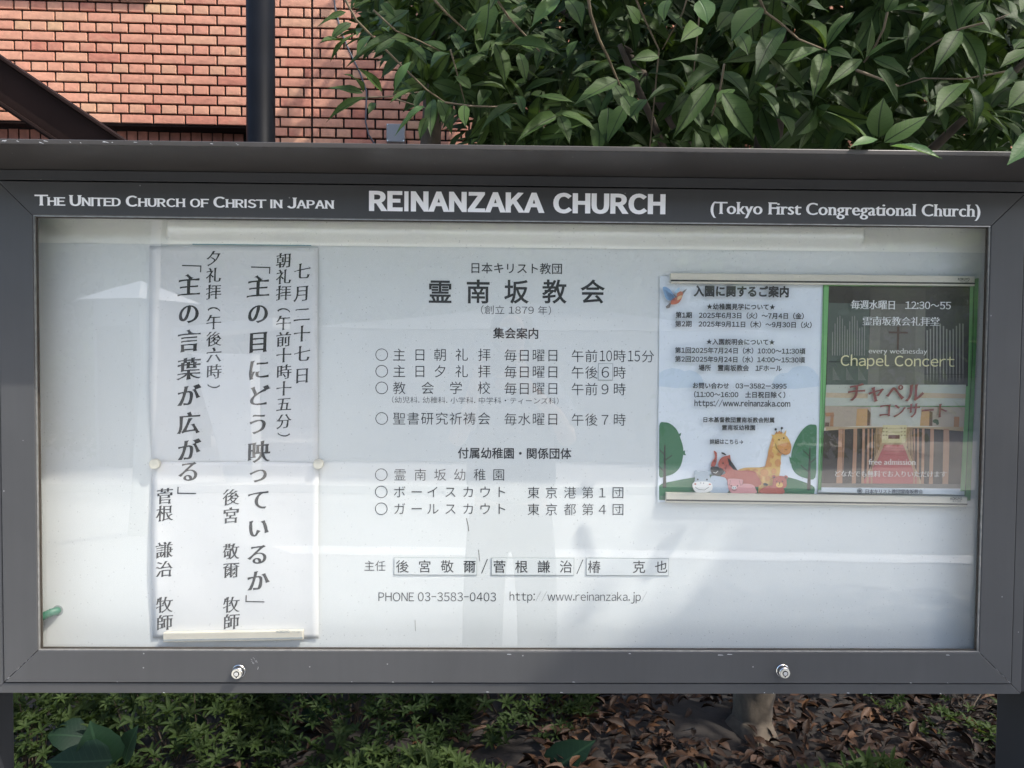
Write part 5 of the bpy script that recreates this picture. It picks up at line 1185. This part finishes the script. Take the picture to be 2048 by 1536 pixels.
# grey garden house with a pale hip roof
def house(cx, cy, w_, d_, h_, rh, label, wall='render', roof='roofwhite', ang=0):
    e = empty('garden_house', (cx, cy, 0), label, 'building'); e.rotation_euler = (0, 0, ang)
    def add(mb, nm, mt):
        o = bpy.data.objects.new(nm, mb.mesh(nm, M[mt])); col.objects.link(o); o.parent = e; return o
    add(MB().box((-w_/2, -d_/2, -.1), (w_/2, d_/2, h_)), 'wall', wall)
    k = .14; v = [(-w_/2-k, -d_/2-k, h_+.002), (w_/2+k, -d_/2-k, h_+.002), (w_/2+k, d_/2+k, h_+.002), (-w_/2-k, d_/2+k, h_+.002), (0, 0, h_+rh)]
    add(MB().add(v, [(0, 1, 4), (1, 2, 4), (2, 3, 4), (3, 0, 4), (3, 2, 1, 0)]), 'roof', roof)
    fr = add(MB().box((-.28, d_/2+.002, -.09), (.28, d_/2+.05, h_*.84)), 'door', 'gap'); 
    return e
p = mirror(215, 590, 9.6); house(p.x, p.y-.9, .78, .9, p.z-.02, .30, 'small grey garden house with pale hip roof across the street', ang=R(18))
house(.6, -11.2, 7.0, 2.0, 2.0, .5, 'long low grey building across the street opposite the board', roof='slate')
# white gate wall with slanted side, its cap stone, and a pale leaning trunk
a, b, c, d = mirror(396, 706, 8.9), mirror(502, 706, 8.9), mirror(502, 985, 8.9), mirror(462, 985, 8.9)
gw = empty('gate_wall', (b.x, b.y, 0), 'white rendered gate wall with a slanting side across the street', 'wall')
m = MB(); sh = .20
v = [(q_.x, q_.y, q_.z) for q_ in (a, b)] + [(c.x, c.y, -.1), (d.x, d.y, -.1)]
v = [(x, y+.3*(b.x-x), z) for x, y, z in v]      # the face turns towards the sun
m.add(v+[(x+.05, y-sh, z) for x, y, z in v], [(0, 1, 2, 3), (7, 6, 5, 4), (0, 4, 5, 1), (1, 5, 6, 2), (2, 6, 7, 3), (3, 7, 4, 0)]); m.build('wall', M['whitewall'], gw)
a, b = mirror(345, 672, 8.9), mirror(545, 655, 8.9)
MB().add([(a.x, a.y, a.z), (b.x, b.y, b.z), (b.x, b.y-.7, b.z), (a.x, a.y-.7, a.z), (a.x, a.y, a.z+.11), (b.x, b.y, b.z+.11), (b.x, b.y-.7, b.z+.11), (a.x, a.y-.7, a.z+.11)], [(0, 1, 2, 3), (7, 6, 5, 4), (0, 4, 5, 1), (1, 5, 6, 2), (2, 6, 7, 3), (3, 7, 4, 0)]).build('cap_slab', M['concrete'], gw)
a, b = mirror(313, 470, 6.6), mirror(284, 985, 6.6)
pt = empty('pale_trunk_tree', (b.x, b.y, 0), 'smooth pale leaning tree trunk on the far side of the street', 'tree')
q_ = MB().tube([(b.x-.02, b.y, -.1), (b.x, b.y, b.z), (a.x*.4+b.x*.6, a.y, a.z*.4+b.z*.6), (a.x, a.y, a.z), (a.x+.15, a.y, a.z+1.4)], [.10, .085, .07, .04, .02], 16); q_.smooth = True; q_.build('trunk', M['palebark'], pt)
leafy_c = MB(); r = random.Random(5)
for i in range(700):
    c = Vector((a.x+.3+r.gauss(0, .7), a.y+r.gauss(0, .5), a.z+1.9+r.gauss(0, .45))); v = Vector((r.gauss(0, 1), r.gauss(0, 1), r.gauss(0, 1))).normalized()*.2; x = v.cross(Vector((r.gauss(0, 1), r.gauss(0, 1), 1))).normalized()*.06
    leafy_c.add([tuple(c), tuple(c+v*.5+x), tuple(c+v), tuple(c+v*.5-x)], [(0, 1, 2, 3)])
leafy_c.build('crown', M['crown'], pt)

# ------------------------------------------------------------------ the photographer, standing in front of the board (seen in the glass)
M['skin'] = plain('skin', (.42, .25, .17), .55); M['shirt'] = plain('loose_grey_blue_shirt', (.10, .12, .16), .85, var=.1, vscale=10, bump=.4, bscale=25)
M['trousers'] = plain('dark_wide_trousers', (.05, .055, .07), .85, bump=.4, bscale=25); M['hair'] = plain('black_hair', (.012, .01, .01), .5, bump=.6, bscale=300); M['shoe'] = plain('black_shoes', (.03, .03, .03), .5)
def skin(name, chain, mat, parent, root=0, sub=2, bridges=()):
    """chain: dict id -> (xyz, radius or (rx, ry)); bridges: edges"""
    ids = list(chain); ix = {k: i for i, k in enumerate(ids)}
    me = bpy.data.meshes.new(name); me.from_pydata([chain[k][0] for k in ids], [(ix[a], ix[b]) for a, b in bridges], []); me.materials.append(M[mat])
    o = bpy.data.objects.new(name, me); col.objects.link(o); attach(o, parent)
    mo = o.modifiers.new('skin', 'SKIN'); mo.use_smooth_shade = True
    if not me.skin_vertices: bpy.context.view_layer.objects.active = o
    for k in ids:
        sv = me.skin_vertices[0].data[ix[k]]; r_ = chain[k][1]; sv.radius = r_ if isinstance(r_, tuple) else (r_, r_); sv.use_root = ix[k] == root
    s_ = o.modifiers.new('smooth', 'SUBSURF'); s_.levels = sub; s_.render_levels = sub
    return o
pe = empty('person', (.02, -1.80, 0), 'person in a loose shirt and dark wide trousers holding up a phone in both hands', 'person')
X, Y = .02, -1.80
C = {'pel': ((X, Y, .95), (.15, .11)), 'wai': ((X, Y, 1.10), (.135, .10)), 'che': ((X, Y+.01, 1.28), (.155, .105)), 'nec': ((X, Y+.0, 1.43), (.06, .055)), 'nek': ((X, Y+.015, 1.50), .052),
     'jaw': ((X, Y+.035, 1.56), (.058, .062)), 'fac': ((X, Y+.025, 1.625), (.074, .088)), 'cro': ((X, Y+.01, 1.70), (.066, .078)), 'nos': ((X, Y+.118, 1.608), .010)}
Ed = [('pel', 'wai'), ('wai', 'che'), ('che', 'nec'), ('nec', 'nek'), ('nek', 'jaw'), ('jaw', 'fac'), ('fac', 'cro'), ('fac', 'nos')]
for s_, n_ in ((-1, 'l'), (1, 'r')):
    hx = -.028+s_*.075
    C.update({n_+'sh': ((X+s_*.175, Y, 1.385), .055), n_+'el': ((X+s_*.235, Y+.13, 1.16), .040), n_+'fo': ((X+s_*.18, Y+.27, 1.28), .034), n_+'wr': ((hx+s_*.025, Y+.375, 1.405), .025), n_+'pa': ((hx+s_*.010, Y+.405, 1.455), (.034, .016)),
              n_+'hi': ((X+s_*.09, Y, .88), .085), n_+'kn': ((X+s_*.105, Y+.01, .49), .058), n_+'an': ((X+s_*.11, Y-.01, .10), .037), n_+'to': ((X+s_*.12, Y+.14, .035), .032)})
    Ed += [('che', n_+'sh'), (n_+'sh', n_+'el'), (n_+'el', n_+'fo'), (n_+'fo', n_+'wr'), (n_+'wr', n_+'pa'), ('pel', n_+'hi'), (n_+'hi', n_+'kn'), (n_+'kn', n_+'an'), (n_+'an', n_+'to')]
    for k in range(4):
        z = 1.445+k*.019; l = (.8, .95, 1, .9)[k]
        a_, b_, c_ = (hx+s_*.006, Y+.415, z), (hx-s_*.004*l, Y+.437, z+.006), (hx-s_*(.022*l), Y+.4445, z+.008)
        for q_, p_ in enumerate((a_, b_, c_)): C[n_+'f%d%d' % (k, q_)] = (p_, .0085 if q_ < 2 else .007)
        Ed += [(n_+'pa', n_+'f%d0' % k), (n_+'f%d0' % k, n_+'f%d1' % k), (n_+'f%d1' % k, n_+'f%d2' % k)]
    C[n_+'t0'] = ((hx+s_*.002, Y+.395, 1.475), .010); C[n_+'t1'] = ((hx-s_*.018, Y+.405, 1.497), .008); Ed += [(n_+'pa', n_+'t0'), (n_+'t0', n_+'t1')]
skin('body', C, 'skin', pe, 0, 2, Ed)
sh_ = {'a': ((X, Y, .86), (.235, .155)), 'b': ((X, Y, 1.05), (.205, .145)), 'c': ((X, Y, 1.26), (.195, .135)), 'd': ((X, Y, 1.395), (.12, .095)), 'e': ((X, Y+.005, 1.445), (.075, .07)),
       'ls': ((X-.17, Y, 1.37), .085), 'le': ((X-.232, Y+.10, 1.20), .082), 'rs': ((X+.17, Y, 1.37), .085), 're': ((X+.232, Y+.10, 1.20), .082)}
skin('shirt', sh_, 'shirt', pe, 0, 2, [('a', 'b'), ('b', 'c'), ('c', 'd'), ('d', 'e'), ('c', 'ls'), ('ls', 'le'), ('c', 'rs'), ('rs', 're')])
tr_ = {'a': ((X, Y, .93), (.17, .125)), 'b': ((X, Y, .84), (.17, .125))}; te = [('a', 'b')]
for s_, n_ in ((-1, 'l'), (1, 'r')):
    tr_.update({n_+'1': ((X+s_*.10, Y, .74), .108), n_+'2': ((X+s_*.118, Y+.005, .45), .098), n_+'3': ((X+s_*.125, Y, .09), .095)}); te += [('b', n_+'1'), (n_+'1', n_+'2'), (n_+'2', n_+'3')]
skin('trousers', tr_, 'trousers', pe, 0, 2, te)
for s_ in (-1, 1):
    m = MB(); m.lathe((X+s_*.12, Y-.09, .035), (0, 1, 0), [(0, .02), (.02, .038), (.10, .045), (.19, .043), (.245, .032), (.26, .012)], 16); m.smooth = True
    m.v = [(x, y, max(0.0, .035+(z-.035)*1.1)) for x, y, z in m.v]; m.build('shoe', M['shoe'], pe)
m = MB(); m.lathe((X, Y-.005, 1.60), (0, -.18, 1), [(-.06, .06), (-.03, .084), (.03, .096), (.08, .090), (.12, .064), (.142, .02)], 24); m.smooth = True
m.v = [(x, y-.012 if z < 1.67 else y, z) for x, y, z in m.v]; m.build('hair', M['hair'], pe)
for s_ in (-1, 1):
    MB().lathe((X+s_*.031, Y+.098, 1.632), (0, 1, 0), [(0, .013), (.006, .010), (.009, .003)], 12).build('eye', M['vinyl'], pe)
    MB().lathe((X+s_*.084, Y+.01, 1.61), (s_, 0, 0), [(-.01, .028), (.006, .030), (.010, .018)], 12).build('ear', M['skin'], pe)
MB().box((X-.024, Y+.098, 1.563), (X+.024, Y+.104, 1.572)).build('mouth', plain('lips', (.30, .10, .09), .5), pe, bevel=.002)
ph = MB().box((EYE.x-.075, EYE.y-.020, 1.462), (EYE.x+.075, EYE.y-.012, 1.533)).build('phone', M['black'], bevel=.006, label='dark phone held sideways in both hands by the person', cat='phone')
MB().box((EYE.x-.015, EYE.y-.0118, 1.485), (EYE.x+.015, EYE.y-.0095, 1.515)).build('camera_bump', M['casing'], ph, bevel=.001)
# tall flats closing the view across the street
fl = empty('apartment_building', (1, -16, 0), 'tall grey apartment building beyond the trees across the street', 'building')
MB().box((-16, -19, -.1), (18, -16, 5.9)).build('wall', M['render'], fl)
wn = MB().box((-.8, 0, -.7), (.8, .06, .7)).mesh('window', M['gap'])
for i in range(9):
    for j in range(2):
        o = bpy.data.objects.new('window', wn); col.objects.link(o); attach(o, fl); o.location = (-13+i*3.4, -15.99, 1.9+j*2.8)

# overhead cables along the street; their soft shadows cross the road
for i, (y_, z_, r_) in enumerate(((-8.6, 5.6, .022), (-9.0, 5.9, .035), (-9.3, 6.4, .02), (-9.8, 6.6, .03), (-8.9, 7.2, .025))):
    pts = [(x_, y_+.03*math.sin(x_*.3+i), z_+.0022*(x_-4)**2) for x_ in range(-24, 31, 3)]
    q_ = MB().tube(pts, r_, 8); q_.smooth = True
    q_.build('overhead_cable', M['black'], label=('lowest overhead cable along the far side of the street', 'thickest overhead cable along the far side of the street', 'thin overhead cable above the thickest one', 'overhead cable farthest from the road', 'highest overhead cable along the street')[i], cat='cable', group='overhead street cables')
